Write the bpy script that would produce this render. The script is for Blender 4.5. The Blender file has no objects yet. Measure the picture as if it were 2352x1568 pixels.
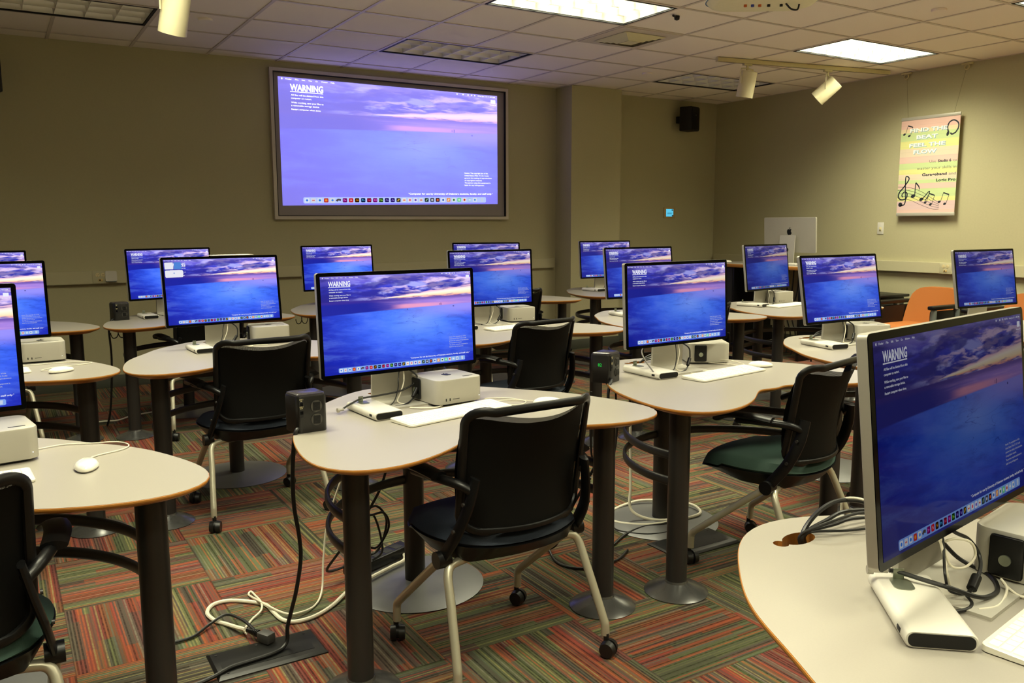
import bpy, bmesh, math, random
from mathutils import Vector, Matrix
random.seed(7)
C = bpy.context.scene.collection
sc = bpy.context.scene
PI = math.pi
R = math.radians

# ------------------------------------------------------------------ materials
def lin(c):
    return tuple(((x/255)/12.92 if x/255 <= .04045 else ((x/255+.055)/1.055)**2.4) for x in c[:3])+(1,)

class NT_: pass
class NT:
    """tiny node expression helper"""
    def __init__(s, mat):
        mat.use_nodes = True
        s.t = mat.node_tree; s.t.nodes.clear()
    def n(s, kind, **kw):
        nd = s.t.nodes.new(kind)
        for k, v in kw.items():
            if k.startswith('_'): setattr(nd, k[1:], v)
        return nd
    def put(s, sock, v):
        if isinstance(v, bpy.types.NodeSocket): s.t.links.new(v, sock)
        else: sock.default_value = v
    def m(s, op, a, b=0.0, c=0.0, clamp=False):
        nd = s.t.nodes.new('ShaderNodeMath'); nd.operation = op; nd.use_clamp = clamp
        for i, v in enumerate((a, b, c)): s.put(nd.inputs[i], v)
        return nd.outputs[0]
    def add(s, a, b): return s.m('ADD', a, b)
    def sub(s, a, b): return s.m('SUBTRACT', a, b)
    def mul(s, a, b): return s.m('MULTIPLY', a, b)
    def ss(s, x, lo, hi):
        nd = s.t.nodes.new('ShaderNodeMapRange'); nd.interpolation_type = 'SMOOTHSTEP'
        s.put(nd.inputs[0], x); s.put(nd.inputs[1], lo); s.put(nd.inputs[2], hi)
        nd.inputs[3].default_value = 0; nd.inputs[4].default_value = 1
        return nd.outputs[0]
    def mix(s, f, a, b, mode='MIX'):
        nd = s.t.nodes.new('ShaderNodeMix'); nd.data_type = 'RGBA'; nd.blend_type = mode
        s.put(nd.inputs[0], f); s.put(nd.inputs[6], a); s.put(nd.inputs[7], b)
        return nd.outputs[2]
    def xyz(s, v):
        nd = s.t.nodes.new('ShaderNodeSeparateXYZ'); s.t.links.new(v, nd.inputs[0]); return nd.outputs
    def vec(s, x, y, z=0.0):
        nd = s.t.nodes.new('ShaderNodeCombineXYZ')
        for i, v in enumerate((x, y, z)): s.put(nd.inputs[i], v)
        return nd.outputs[0]
    def noise(s, v, scale, detail=3, rough=.55, dist=0.0, color=False):
        nd = s.t.nodes.new('ShaderNodeTexNoise'); s.t.links.new(v, nd.inputs['Vector'])
        nd.inputs['Scale'].default_value = scale; nd.inputs['Detail'].default_value = detail
        nd.inputs['Roughness'].default_value = rough; nd.inputs['Distortion'].default_value = dist
        return nd.outputs['Color' if color else 'Fac']
    def white(s, v, color=False):
        nd = s.t.nodes.new('ShaderNodeTexWhiteNoise'); nd.noise_dimensions = '3D'
        s.t.links.new(v, nd.inputs['Vector']); return nd.outputs['Color' if color else 'Value']
    def ramp(s, f, stops, mode='LINEAR'):
        nd = s.t.nodes.new('ShaderNodeValToRGB'); cr = nd.color_ramp; cr.interpolation = mode
        while len(cr.elements) < len(stops): cr.elements.new(.5)
        for e, (p, c) in zip(cr.elements, stops): e.position = p; e.color = c
        s.put(nd.inputs[0], f); return nd.outputs[0]
    def out(s, sh):
        o = s.t.nodes.new('ShaderNodeOutputMaterial'); s.t.links.new(sh, o.inputs[0])

MATS = {}
def pbr(name, col, rough=.5, metal=0.0, var=.06, scale=30, bump=0.0, spec=.5, coat=0.0, emit=None, es=0.0, alpha=1.0, stretch=None, aniso=0):
    """procedural principled: base colour varied slightly by noise, optional noise bump"""
    m = bpy.data.materials.new(name); k = NT(m)
    tc = k.n('ShaderNodeTexCoord').outputs['Object']
    if stretch:
        mp = k.n('ShaderNodeMapping'); k.t.links.new(tc, mp.inputs[0]); mp.inputs['Scale'].default_value = stretch; tc = mp.outputs[0]
    nz = k.noise(tc, scale, 4)
    c = lin(col)
    lo = tuple(x*(1-var) for x in c[:3])+(1,); hi = tuple(min(1, x*(1+var)) for x in c[:3])+(1,)
    b = k.n('ShaderNodeBsdfPrincipled')
    k.put(b.inputs['Base Color'], k.mix(nz, lo, hi))
    b.inputs['Roughness'].default_value = rough; b.inputs['Metallic'].default_value = metal
    b.inputs['Specular IOR Level'].default_value = spec; b.inputs['Coat Weight'].default_value = coat
    b.inputs['Alpha'].default_value = alpha
    if emit: b.inputs['Emission Color'].default_value = lin(emit); b.inputs['Emission Strength'].default_value = es
    if bump:
        bp = k.n('ShaderNodeBump'); bp.inputs['Strength'].default_value = bump; bp.inputs['Distance'].default_value = .002
        k.put(bp.inputs['Height'], nz); k.t.links.new(bp.outputs[0], b.inputs['Normal'])
    k.out(b.outputs[0]); MATS[name] = m; return m

M_wall = pbr('painted_wall', (182, 176, 142), .62, var=.05, scale=60, bump=.15, spec=.3)
M_race = pbr('painted_raceway', (188, 182, 150), .5, var=.02, spec=.3)
M_base = pbr('rubber_baseboard', (78, 80, 70), .5, var=.05)
M_tile = pbr('ceiling_tile', (250, 240, 230), .95, var=.03, scale=220, bump=.5, spec=.1)
M_tbar = pbr('tbar_metal', (212, 200, 190), .5, var=.02)
M_lam = pbr('laminate_grey', (160, 154, 144), .34, var=.04, scale=300, spec=.5)
M_edge = pbr('amber_wood_edge', (176, 118, 52), .32, var=.16, scale=26, stretch=(1, 1, 10))
M_leg = pbr('charcoal_powder_coat', (50, 48, 47), .36, metal=.3, var=.05)
M_disc = pbr('brushed_steel_disc', (120, 120, 120), .42, metal=.6, var=.10, scale=60, stretch=(1, 14, 1))
M_foot = pbr('dark_steel_foot', (105, 105, 104), .26, metal=.7, var=.06)
M_alu = pbr('aluminium', (184, 180, 170), .38, metal=.55, var=.02)
M_alu2 = pbr('aluminium_light', (184, 180, 168), .42, metal=.25, var=.02)
M_blk = pbr('black_plastic', (11, 11, 12), .38, var=.2, spec=.35)
M_blkg = pbr('black_glass', (6, 6, 8), .10, var=.1, spec=.08)
M_port = pbr('port_black', (8, 8, 8), .6)
M_wht = pbr('white_plastic', (212, 208, 198), .33, var=.015)
M_key = pbr('white_keycap', (246, 243, 232), .45, var=.015)
M_kbb = pbr('keyboard_silver', (226, 222, 208), .4, metal=.15, var=.02)
M_cabw = pbr('white_cable', (226, 220, 200), .45, var=.03)
M_cabb = pbr('black_cable', (22, 22, 22), .42, var=.1)
M_lock = pbr('greenish_steel_lock', (150, 156, 140), .28, metal=.8)
M_seatg = pbr('green_fabric', (40, 66, 56), .8, var=.25, scale=400, bump=.4)
M_seatb = pbr('navy_fabric', (24, 34, 48), .8, var=.25, scale=400, bump=.4)
M_champ = pbr('champagne_metal', (196, 192, 172), .34, metal=.55, var=.03)
M_rub = pbr('caster_rubber', (18, 18, 18), .42, var=.2)
M_oran = pbr('orange_upholstery', (166, 96, 34), .75, var=.12, scale=300, bump=.3)
M_armg = pbr('grey_arm_post', (112, 120, 118), .5)
M_amb = pbr('tower_dark_grey', (24, 23, 22), .33, var=.15, scale=80)
M_twtop = pbr('tower_top_grey', (58, 55, 60), .2, var=.05)
M_spk = pbr('speaker_black', (14, 14, 14), .55)
M_trk = pbr('track_cream', (206, 196, 150), .4)
M_head = pbr('track_head_cream', (222, 214, 178), .42, var=.03)
M_scrf = pbr('screen_frame_grey', (196, 188, 178), .4, metal=.2, var=.03)
M_scrb = pbr('screen_grey_border', (150, 142, 142), .7, var=.04)
M_line = pbr('thin_black_line', (12, 12, 12), .6)
M_plate = pbr('black_floor_plate', (20, 20, 19), .35, var=.3, scale=40)
M_wire = pbr('thin_wire', (120, 112, 84), .5)
M_thb = pbr('beige_plastic', (196, 170, 112), .5)
M_outl = pbr('ivory_plastic', (220, 206, 160), .45)

def emis(name, col, st=1.0):
    m = bpy.data.materials.new(name); k = NT(m)
    tc = k.n('ShaderNodeTexCoord').outputs['Object']
    e = k.n('ShaderNodeEmission'); c = lin(col)
    k.put(e.inputs[0], k.mix(k.noise(tc, 40, 1), tuple(x*.97 for x in c[:3])+(1,), c)); e.inputs[1].default_value = st
    k.out(e.outputs[0]); MATS[name] = m; return m

def mesh_fabric():
    m = bpy.data.materials.new('black_mesh_fabric'); k = NT(m)
    uv = k.xyz(k.n('ShaderNodeTexCoord').outputs['Object'])
    f = 2*PI/.0024
    h = k.add(k.m('SINE', k.mul(uv[0], f)), k.m('SINE', k.mul(uv[2], f)))
    hole = k.m('GREATER_THAN', h, 1.25)
    b = k.n('ShaderNodeBsdfPrincipled'); b.inputs['Base Color'].default_value = lin((15, 15, 14)); b.inputs['Roughness'].default_value = .6; b.inputs['Specular IOR Level'].default_value = .15
    tr = k.n('ShaderNodeBsdfTransparent'); mx = k.n('ShaderNodeMixShader')
    k.t.links.new(hole, mx.inputs[0]); k.t.links.new(b.outputs[0], mx.inputs[1]); k.t.links.new(tr.outputs[0], mx.inputs[2])
    k.out(mx.outputs[0]); return m
M_mesh = mesh_fabric()

# ---- carpet: half metre tiles laid quarter-turn, multicoloured broken pinstripes
def carpet():
    m = bpy.data.materials.new('striped_carpet_tiles'); k = NT(m)
    p = k.xyz(k.n('ShaderNodeTexCoord').outputs['Object'])
    T = .508
    tx = k.m('DIVIDE', k.sub(p[0], .628), T); ty = k.m('DIVIDE', k.sub(p[1], 3.285), T)
    ix = k.m('FLOOR', tx); iy = k.m('FLOOR', ty)
    par = k.m('ABSOLUTE', k.m('MODULO', k.add(ix, iy), 2.0))
    par = k.m('GREATER_THAN', par, .5)
    fx = k.sub(tx, ix); fy = k.sub(ty, iy)
    # across / along the stripe
    a = k.add(k.mul(fx, k.sub(1, par)), k.mul(fy, par)); b = k.add(k.mul(fy, k.sub(1, par)), k.mul(fx, par))
    tid = k.add(k.mul(ix, 7.31), k.mul(iy, 3.77))
    # colour bands
    warp = k.white(k.vec(ix, iy, 3.0))
    seg = k.m('FLOOR', k.add(k.mul(b, 1.7), k.mul(k.white(k.vec(k.m('FLOOR', k.mul(a, 13)), ix, iy)), 1.0)))
    bandp = k.vec(k.add(k.mul(a, 3.4), k.mul(warp, 30)), k.mul(seg, .35), tid)
    bn = k.noise(bandp, 1.25, 1)
    band = k.ramp(bn, [(0, lin((40, 34, 30))), (.36, lin((74, 68, 60))), (.42, lin((86, 94, 66))), (.465, lin((98, 104, 70))), (.495, lin((84, 78, 72))),
                       (.52, lin((118, 82, 56))), (.56, lin((136, 74, 52))), (.60, lin((124, 60, 54))), (.66, lin((92, 76, 70))), (1, lin((96, 98, 74)))])
    # pinstripes
    N = 92
    s = k.mul(a, N); si = k.m('FLOOR', s)
    r1 = k.white(k.vec(si, tid, 1.0)); 
    dash = k.white(k.vec(si, k.m('FLOOR', k.mul(b, 46)), tid))
    pin = k.ramp(r1, [(0, lin((20, 17, 16))), (.24, lin((84, 78, 70))), (.38, lin((148, 140, 92))), (.50, lin((176, 92, 58))), (.62, lin((34, 28, 26))), (.72, lin((96, 106, 92))), (.84, lin((156, 72, 58))), (.92, lin((132, 124, 108)))], 'CONSTANT')
    odd = k.m('GREATER_THAN', k.m('MODULO', si, 2.0), .5)
    f = k.mul(k.add(.14, k.mul(odd, .56)), k.add(.55, k.mul(dash, .45)))
    col = k.mix(f, band, pin)
    fine = k.noise(k.vec(p[0], p[1], 0.0), 420, 2)
    col = k.mix(k.mul(k.ss(fine, .35, .75), .35), col, lin((56, 50, 44)))
    # tile seams
    e1 = k.m('MINIMUM', k.m('MINIMUM', fx, k.sub(1, fx)), k.m('MINIMUM', fy, k.sub(1, fy)))
    seam = k.m('LESS_THAN', e1, .0035)
    col = k.mix(k.mul(seam, .35), col, lin((34, 28, 25)))
    bs = k.n('ShaderNodeBsdfPrincipled'); k.put(bs.inputs['Base Color'], col)
    bs.inputs['Roughness'].default_value = .95; bs.inputs['Specular IOR Level'].default_value = .1
    bp = k.n('ShaderNodeBump'); bp.inputs['Strength'].default_value = .5; bp.inputs['Distance'].default_value = .003
    k.put(bp.inputs['Height'], fine); k.t.links.new(bp.outputs[0], bs.inputs['Normal'])
    k.out(bs.outputs[0]); return m
M_carpet = carpet()

# ---- the desktop wallpaper: dusk beach, clouds above a lit horizon, wet blue sand
def wallpaper(name, bright=1.0, wash=0.0):
    m = bpy.data.materials.new(name); k = NT(m)
    uv = k.xyz(k.n('ShaderNodeTexCoord').outputs['UV']); u, v = uv[0], uv[1]
    asp = 1.78
    U = k.mul(u, asp)
    hz = k.add(.738, k.mul(u, .004))                                 # horizon
    # sky
    sky = k.ramp(v, [(0, lin((40, 30, 120))), (.735, lin((66, 50, 150))), (.78, lin((44, 46, 162))), (.87, lin((52, 60, 198))), (.95, lin((110, 100, 214))), (1, lin((160, 146, 232)))])
    cp = k.vec(k.mul(U, 1.0), k.mul(v, 3.4), 0.0)
    cn = k.noise(cp, 3.6, 5, .55, .4)
    cn2 = k.noise(k.vec(k.add(U, k.mul(v, 1.1)), k.mul(v, 5.5), 3.0), 4.6, 4, .55, .3)
    lit = k.mul(k.ss(cn, .46, .60), k.ss(u, .12, .36))
    sky = k.mix(k.mul(lit, .80), sky, lin((176, 178, 252)))
    lit2 = k.mul(k.ss(cn2, .47, .60), k.ss(u, .2, .6))
    sky = k.mix(k.mul(lit2, .8), sky, lin((236, 206, 238)))
    dk = k.ss(k.noise(k.vec(U, k.mul(v, 4.2), 9.0), 2.9, 4, .55), .46, .57)
    sky = k.mix(k.mul(dk, .72), sky, lin((44, 40, 142)))
    sky = k.mix(k.mul(k.ss(u, .22, .0), .55), sky, lin((26, 26, 118)))
    # glowing wedge just above the horizon
    thick = k.m('MAXIMUM', k.mul(k.sub(u, .35), .150), .0001)
    rise = k.m('DIVIDE', k.sub(k.sub(v, k.add(hz, .010)), 0.0), thick)
    nzz = k.mul(k.sub(k.noise(k.vec(k.mul(U, 1.2), k.mul(v, 9.0), 5.0), 5.0, 4, .6), .5), 1.3)
    rr = k.add(rise, nzz)
    gl = k.mul(k.mul(k.ss(rr, -.15, .2), k.ss(rr, 1.25, .8)), k.ss(u, .33, .46))
    gcol = k.ramp(rise, [(0, lin((250, 170, 150))), (.25, lin((255, 226, 186))), (.6, lin((255, 240, 224))), (1, lin((240, 190, 214)))])
    sky = k.mix(gl, sky, gcol)
    # distant water, pinkish to the right
    wat = k.mix(k.ss(k.add(u, k.mul(v, .5)), .62, 1.1), lin((26, 34, 150)), lin((158, 124, 214)))
    wn = k.noise(k.vec(k.mul(U, .7), k.mul(v, 14), 1.0), 5, 4, .6)
    wat = k.mix(k.mul(k.mul(k.ss(wn, .45, .7), k.ss(u, .25, .6)), .35), wat, lin((206, 160, 220)))
    pk = k.mul(k.mul(k.ss(v, .625, .648), k.ss(v, .69, .665)), k.mul(k.ss(u, .42, .54), k.ss(u, .98, .62)))
    wat = k.mix(k.mul(pk, .75), wat, lin((244, 160, 186)))
    sea = k.ss(v, .700, .735)
    wat = k.mix(k.mul(sea, .65), wat, lin((64, 44, 140)))
    # wet sand
    sandtop = k.add(.600, k.mul(k.m('POWER', k.m('MAXIMUM', u, .0), .8), .050))
    dx = k.sub(u, .62); dy = k.mul(k.sub(v, .50), 1.15)
    rad = k.m('SQRT', k.add(k.mul(dx, dx), k.mul(dy, dy)))
    sand = k.ramp(rad, [(0, lin((112, 150, 250))), (.18, lin((76, 124, 246))), (.38, lin((50, 88, 228))), (.62, lin((28, 42, 176))), (1, lin((18, 22, 118)))])
    sn = k.noise(k.vec(k.add(k.mul(U, .8), k.mul(v, .9)), k.mul(v, 3.2), 7.0), 3.2, 6, .66, .25)
    sand = k.mix(k.mul(k.ss(sn, .45, .68), .22), sand, lin((112, 150, 248)))
    sand = k.mix(k.mul(k.ss(sn, .5, .32), .35), sand, lin((20, 30, 150)))
    rip = k.noise(k.vec(k.mul(U, .9), k.mul(v, 5.5), 2.0), 2.6, 2, .5, .4)
    ln = k.ss(k.m('ABSOLUTE', k.sub(rip, .55)), .008, .0)
    ln = k.mul(ln, k.mul(k.ss(u, .3, .6), k.mul(k.ss(v, .27, .36), k.ss(v, .64, .56))))
    sand = k.mix(k.mul(ln, .55), sand, lin((26, 44, 160)))
    sand = k.mix(k.mul(k.ss(v, .48, .62), k.mul(k.ss(u, .40, .95), .7)), sand, lin((164, 150, 240)))
    shore = k.ss(k.sub(v, sandtop), -.004, .006)
    low = k.mix(shore, sand, wat)
    col = k.mix(k.ss(k.sub(v, hz), -.002, .004), low, sky)
    # two little figures walking on the sand
    for px, py, w, h in ((.768, .655, .002, .009), (.779, .656, .003, .013), (.545, .622, .002, .007), (.868, .625, .005, .006)):
        mk = k.mul(k.m('LESS_THAN', k.m('ABSOLUTE', k.sub(u, px)), w), k.m('LESS_THAN', k.m('ABSOLUTE', k.sub(v, py)), h))
        col = k.mix(k.mul(mk, .7), col, lin((24, 30, 110)))
    # menu bar
    col = k.mix(k.mul(k.m('GREATER_THAN', v, .974), .35), col, lin((120, 110, 210)))
    if wash: col = k.mix(wash, col, lin((158, 148, 255)))
    e = k.n('ShaderNodeEmission'); k.put(e.inputs[0], col); e.inputs[1].default_value = bright
    if wash:
        d = k.n('ShaderNodeBsdfDiffuse'); d.inputs[0].default_value = lin((120, 120, 120))
    else:
        d = k.n('ShaderNodeBsdfGlossy'); d.inputs[0].default_value = (.022, .022, .022, 1); d.inputs['Roughness'].default_value = .06
    a = k.n('ShaderNodeAddShader'); k.t.links.new(e.outputs[0], a.inputs[0]); k.t.links.new(d.outputs[0], a.inputs[1])
    k.out(a.outputs[0]); MATS[name] = m; return m
WP = {'bright': wallpaper('wallpaper_bright', 1.18), 'mid': wallpaper('wallpaper_mid', .82), 'dim': wallpaper('wallpaper_dim', .42),
      'low': wallpaper('wallpaper_low', .20), 'proj': wallpaper('wallpaper_projected', 1.40, .46)}  # dim and low put off-axis viewing falloff into the screen brightness
M_txt = emis('screen_white_text', (240, 242, 255), 1.0)
M_txtl = emis('screen_grey_text', (196, 198, 214), .9)
M_dock = emis('dock_bar_blue', (134, 172, 246), .95)
ICONS = {}
def icol(c):
    if c not in ICONS: ICONS[c] = emis('icon_%02x%02x%02x' % c, c, .9)
    return ICONS[c]

# ------------------------------------------------------------------ mesh helpers
def obj(name, bm, mat, parent=None, smooth=True, angle=40, loc=None, rot=None):
    me = bpy.data.meshes.new(name)
    bmesh.ops.recalc_face_normals(bm, faces=bm.faces)
    bm.to_mesh(me); bm.free()
    for mm in (mat if isinstance(mat, (list, tuple)) else [mat]): me.materials.append(mm)
    if smooth:
        for p in me.polygons: p.use_smooth = True
        try: me.set_sharp_from_angle(angle=R(angle))
        except Exception: pass
    o = bpy.data.objects.new(name, me); C.objects.link(o)
    if parent: o.parent = parent
    if loc: o.location = loc
    if rot: o.rotation_euler = rot
    return o
def empty(name, loc=(0, 0, 0), rz=0.0, label=None, cat=None, group=None):
    o = bpy.data.objects.new(name, None); C.objects.link(o); o.empty_display_size = .1
    o.location = loc; o.rotation_euler = (0, 0, rz); tag(o, label, cat, group); return o
def tag(o, label=None, cat=None, group=None, kind=None):
    if label: o['label'] = label
    if cat: o['category'] = cat
    if group: o['group'] = group
    if kind: o['kind'] = kind
    return o
def struct(o): o['kind'] = 'structure'; return o
def dup(o, parent=None, skip=()):
    c = o.copy(); C.objects.link(c)
    if parent: c.parent = parent
    for ch in list(o.children):
        if ch.name.split('.')[0] not in skip: dup(ch, c, skip)
    return c

def box(bm, lo, hi, mi=0, M=None):
    x0, y0, z0 = lo; x1, y1, z1 = hi
    vs = [bm.verts.new((x, y, z)) for x in (x0, x1) for y in (y0, y1) for z in (z0, z1)]
    if M:
        for v in vs: v.co = M @ v.co
    F = [(0, 1, 3, 2), (4, 6, 7, 5), (0, 4, 5, 1), (2, 3, 7, 6), (0, 2, 6, 4), (1, 5, 7, 3)]
    fs = [bm.faces.new([vs[i] for i in f]) for f in F]
    for f in fs: f.material_index = mi
    return vs
def nbox(lo, hi, bev=0.0, seg=2, M=None):
    bm = bmesh.new(); box(bm, lo, hi)
    if bev: bmesh.ops.bevel(bm, geom=bm.edges[:], offset=bev, segments=seg, affect='EDGES', profile=.5)
    if M: bm.transform(M)
    return bm
def rrect(w, d, r, n=6):
    pts = []
    for cx, cy, a0 in ((w/2-r, d/2-r, 0), (-w/2+r, d/2-r, 90), (-w/2+r, -d/2+r, 180), (w/2-r, -d/2+r, 270)):
        for i in range(n+1):
            a = R(a0+90*i/n); pts.append((cx+r*math.cos(a), cy+r*math.sin(a)))
    return pts
def prism(bm, pts, z0, z1, mi=0, inset=0.0, bev=None):
    """extrude 2D outline in z; bev = list of (z, shrink) rings overrides"""
    rings = bev or [(z0, inset), (z1, 0)]
    n = len(pts); cx = sum(p[0] for p in pts)/n; cy = sum(p[1] for p in pts)/n
    def off(i, s):
        if not s: return pts[i]
        (ax, ay), (bx, by), (px, py) = pts[i-1], pts[(i+1) % n], pts[i]
        tx, ty = bx-ax, by-ay; L = math.hypot(tx, ty) or 1
        nx, ny = ty/L, -tx/L
        return (px-nx*s, py-ny*s)
    R_ = [[bm.verts.new((*off(i, s), z)) for i in range(n)] for z, s in rings]
    for a, b in zip(R_, R_[1:]):
        for i in range(n):
            f = bm.faces.new((a[i], a[(i+1) % n], b[(i+1) % n], b[i])); f.material_index = mi
    for rg, fl in ((R_[0], True), (R_[-1], False)):
        f = bm.faces.new(rg[::-1] if fl else rg); f.material_index = mi
    return bm
def cyl(bm, p0, p1, r0, r1=None, n=20, caps=True, mi=0):
    p0, p1 = Vector(p0), Vector(p1); r1 = r0 if r1 is None else r1
    d = (p1-p0).normalized(); a = d.orthogonal().normalized(); b = d.cross(a)
    A = [bm.verts.new(p0+(a*math.cos(2*PI*i/n)+b*math.sin(2*PI*i/n))*r0) for i in range(n)]
    B = [bm.verts.new(p1+(a*math.cos(2*PI*i/n)+b*math.sin(2*PI*i/n))*r1) for i in range(n)]
    for i in range(n):
        f = bm.faces.new((A[i], A[(i+1) % n], B[(i+1) % n], B[i])); f.material_index = mi
    if caps:
        for rg in (A[::-1], B): bm.faces.new(rg).material_index = mi
    return bm
def lathe(bm, prof, c=(0, 0, 0), n=32):
    rings = []
    for r, z in prof:
        rings.append([bm.verts.new((c[0]+r*math.cos(2*PI*i/n), c[1]+r*math.sin(2*PI*i/n), c[2]+z)) for i in range(n)])
    for a, b in zip(rings, rings[1:]):
        for i in range(n): bm.faces.new((a[i], a[(i+1) % n], b[(i+1) % n], b[i]))
    bm.faces.new(rings[0][::-1]); bm.faces.new(rings[-1]); return bm
def smooth_pts(pts, k=6, closed=False):
    P = [Vector(p) for p in pts]; n = len(P); out = []
    rng = range(n if closed else n-1)
    for i in rng:
        if closed: p0, p1, p2, p3 = P[i-1], P[i], P[(i+1) % n], P[(i+2) % n]
        else: p0, p1, p2, p3 = P[max(i-1, 0)], P[i], P[i+1], P[min(i+2, n-1)]
        for j in range(k):
            t = j/k
            out.append(.5*((2*p1)+(-p0+p2)*t+(2*p0-5*p1+4*p2-p3)*t*t+(-p0+3*p1-3*p2+p3)*t**3))
    if not closed: out.append(P[-1])
    return out
def tube(bm, pts, r, n=8, closed=False, k=6, sx=1.0, sz=1.0, up=None, mi=0):
    """sweep an ellipse (r*sx sideways, r*sz along up) through smoothed pts; r may be list per smoothed point fraction"""
    P = smooth_pts(pts, k, closed) if k > 1 else [Vector(p) for p in pts]
    m = len(P); rings = []; pn = None
    for i, p in enumerate(P):
        if closed: t = P[(i+1) % m]-P[i-1]
        else: t = P[min(i+1, m-1)]-P[max(i-1, 0)]
        if t.length < 1e-9: t = Vector((0, 0, 1))
        t.normalize()
        if up is not None:
            u = Vector(up); u = (u-t*u.dot(t))
            if u.length < 1e-4: u = t.orthogonal()
            u.normalize()
        else:
            u = t.orthogonal().normalized() if pn is None else (pn-t*pn.dot(t)).normalized()
            pn = u
        s = t.cross(u)
        rr = r(i/(m-1)) if callable(r) else r
        rings.append([bm.verts.new(p+s*(math.cos(2*PI*j/n)*rr*sx)+u*(math.sin(2*PI*j/n)*rr*sz)) for j in range(n)])
    for a in range(m if closed else m-1):
        A, B = rings[a], rings[(a+1) % m]
        for j in range(n): bm.faces.new((A[j], A[(j+1) % n], B[(j+1) % n], B[j])).material_index = mi
    if not closed:
        bm.faces.new(rings[0][::-1]).material_index = mi; bm.faces.new(rings[-1]).material_index = mi
    return bm

def text_bm(bm, s, x, y, h, width=None, bold=0.0, align='LEFT', mi=0, sx=1.0):
    """flat text in the xy plane; h = cap height; width = force total width"""
    cu = bpy.data.curves.new('t', 'FONT'); cu.body = s; cu.resolution_u = 2; cu.fill_mode = 'FRONT'
    cu.offset = bold; cu.size = 1.0
    o = bpy.data.objects.new('t', cu); C.objects.link(o)
    bpy.context.view_layer.update()
    me = o.to_mesh()
    if len(me.vertices):
        xs = [v.co.x for v in me.vertices]; w = max(xs)-min(xs); x0 = min(xs)
        kx = (width/w) if width else h/.73*sx; ky = h/.73
        off = {'LEFT': 0, 'RIGHT': -w*kx, 'CENTER': -w*kx/2}[align]
        vs = [bm.verts.new((x+off+(v.co.x-x0)*kx, y+v.co.y*ky, 0)) for v in me.vertices]
        for p in me.polygons:
            try: bm.faces.new([vs[i] for i in p.vertices]).material_index = mi
            except ValueError: pass
    o.to_mesh_clear(); bpy.data.objects.remove(o); bpy.data.curves.remove(cu)
def flat(bm, pts, mi=0, z=0.0):
    f = bm.faces.new([bm.verts.new((p[0], p[1], z)) for p in pts]); f.material_index = mi
def rect(bm, x0, y0, x1, y1, mi=0, z=0.0, r=0.0):
    if r: pts = [(p[0]+(x0+x1)/2, p[1]+(y0+y1)/2) for p in rrect(abs(x1-x0), abs(y1-y0), r, 4)]
    else: pts = [(x0, y0), (x1, y0), (x1, y1), (x0, y1)]
    flat(bm, pts, mi, z)
def disc(bm, x, y, r, mi=0, z=0.0, n=20, ry=None, rot=0.0):
    ry = ry or r; c, s = math.cos(rot), math.sin(rot)
    flat(bm, [(x+r*math.cos(a)*c-ry*math.sin(a)*s, y+r*math.cos(a)*s+ry*math.sin(a)*c) for a in (2*PI*i/n for i in range(n))], mi, z)
def stroke(bm, pts, w, mi=0, z=0.0, k=6):
    P = smooth_pts([(p[0], p[1], 0) for p in pts], k); L = []; Rr = []
    for i, p in enumerate(P):
        t = (P[min(i+1, len(P)-1)]-P[max(i-1, 0)]); t.normalize(); nn = Vector((-t.y, t.x, 0))*(w(i/(len(P)-1)) if callable(w) else w)/2
        L.append(bm.verts.new((p.x+nn.x, p.y+nn.y, z))); Rr.append(bm.verts.new((p.x-nn.x, p.y-nn.y, z)))
    for i in range(len(P)-1): bm.faces.new((L[i], L[i+1], Rr[i+1], Rr[i])).material_index = mi
def fruit_logo(bm, cx, cy, s, mi=0):
    """apple silhouette with a bite and a leaf, s = height"""
    body = [(0, .24), (.10, .29), (.22, .28), (.30, .22), (.235, .12), (.22, .0), (.26, -.10), (.33, -.155), (.27, -.30), (.17, -.42), (.07, -.43), (0, -.40),
            (-.07, -.43), (-.17, -.42), (-.27, -.30), (-.33, -.12), (-.335, .04), (-.28, .19), (-.19, .27), (-.09, .275)]
    P = smooth_pts([(x, y, 0) for x, y in body], 3, True)
    flat(bm, [(cx+p.x*s, cy+p.y*s) for p in P], mi)
    leaf = [(.0, .31), (.02, .42), (.09, .49), (.145, .50), (.13, .40), (.07, .33)]
    P = smooth_pts([(x, y, 0) for x, y in leaf], 3, True)
    flat(bm, [(cx+p.x*s, cy+p.y*s) for p in P], mi)
def solid(bm, t):
    """give flat art in the xy plane a thickness t along +z"""
    r = bmesh.ops.extrude_face_region(bm, geom=bm.faces[:])
    bmesh.ops.translate(bm, vec=(0, 0, t), verts=[e for e in r['geom'] if isinstance(e, bmesh.types.BMVert)])
    return bm

# ------------------------------------------------------------------ room shell
YW, XW, ZC = 7.85, 7.80, 2.842
XL, YB = -3.2, -2.4
def wallbox(name, lo, hi, mat=M_wall):
    return struct(obj(name, nbox(lo, hi), mat, smooth=False))
bm = bmesh.new(); box(bm, (XL, YB, -.05), (XW, YW, 0)); struct(obj('floor', bm, M_carpet, smooth=False))
wallbox('wall_front', (XL, YW, 0), (XW+.1, YW+.1, ZC+.3))
wallbox('wall_right', (XW, YB, 0), (XW+.1, YW, ZC+.3))
wallbox('wall_left', (XL-.1, YB, 0), (XL, YW, ZC+.3))
wallbox('wall_back', (XL, YB-.1, 0), (XW+.1, YB, ZC+.3))
wallbox('wall_column', (5.378, 7.55, 0), (6.054, YW, ZC))
struct(obj('baseboard_front', nbox((XL, YW-.012, 0), (5.378, YW, .105), .003), M_base))
struct(obj('baseboard_column', nbox((5.366, 7.538, 0), (6.066, 7.55, .105), .003), M_base))
struct(obj('baseboard_corner', nbox((6.054, YW-.012, 0), (XW, YW, .105), .003), M_base))
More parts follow.
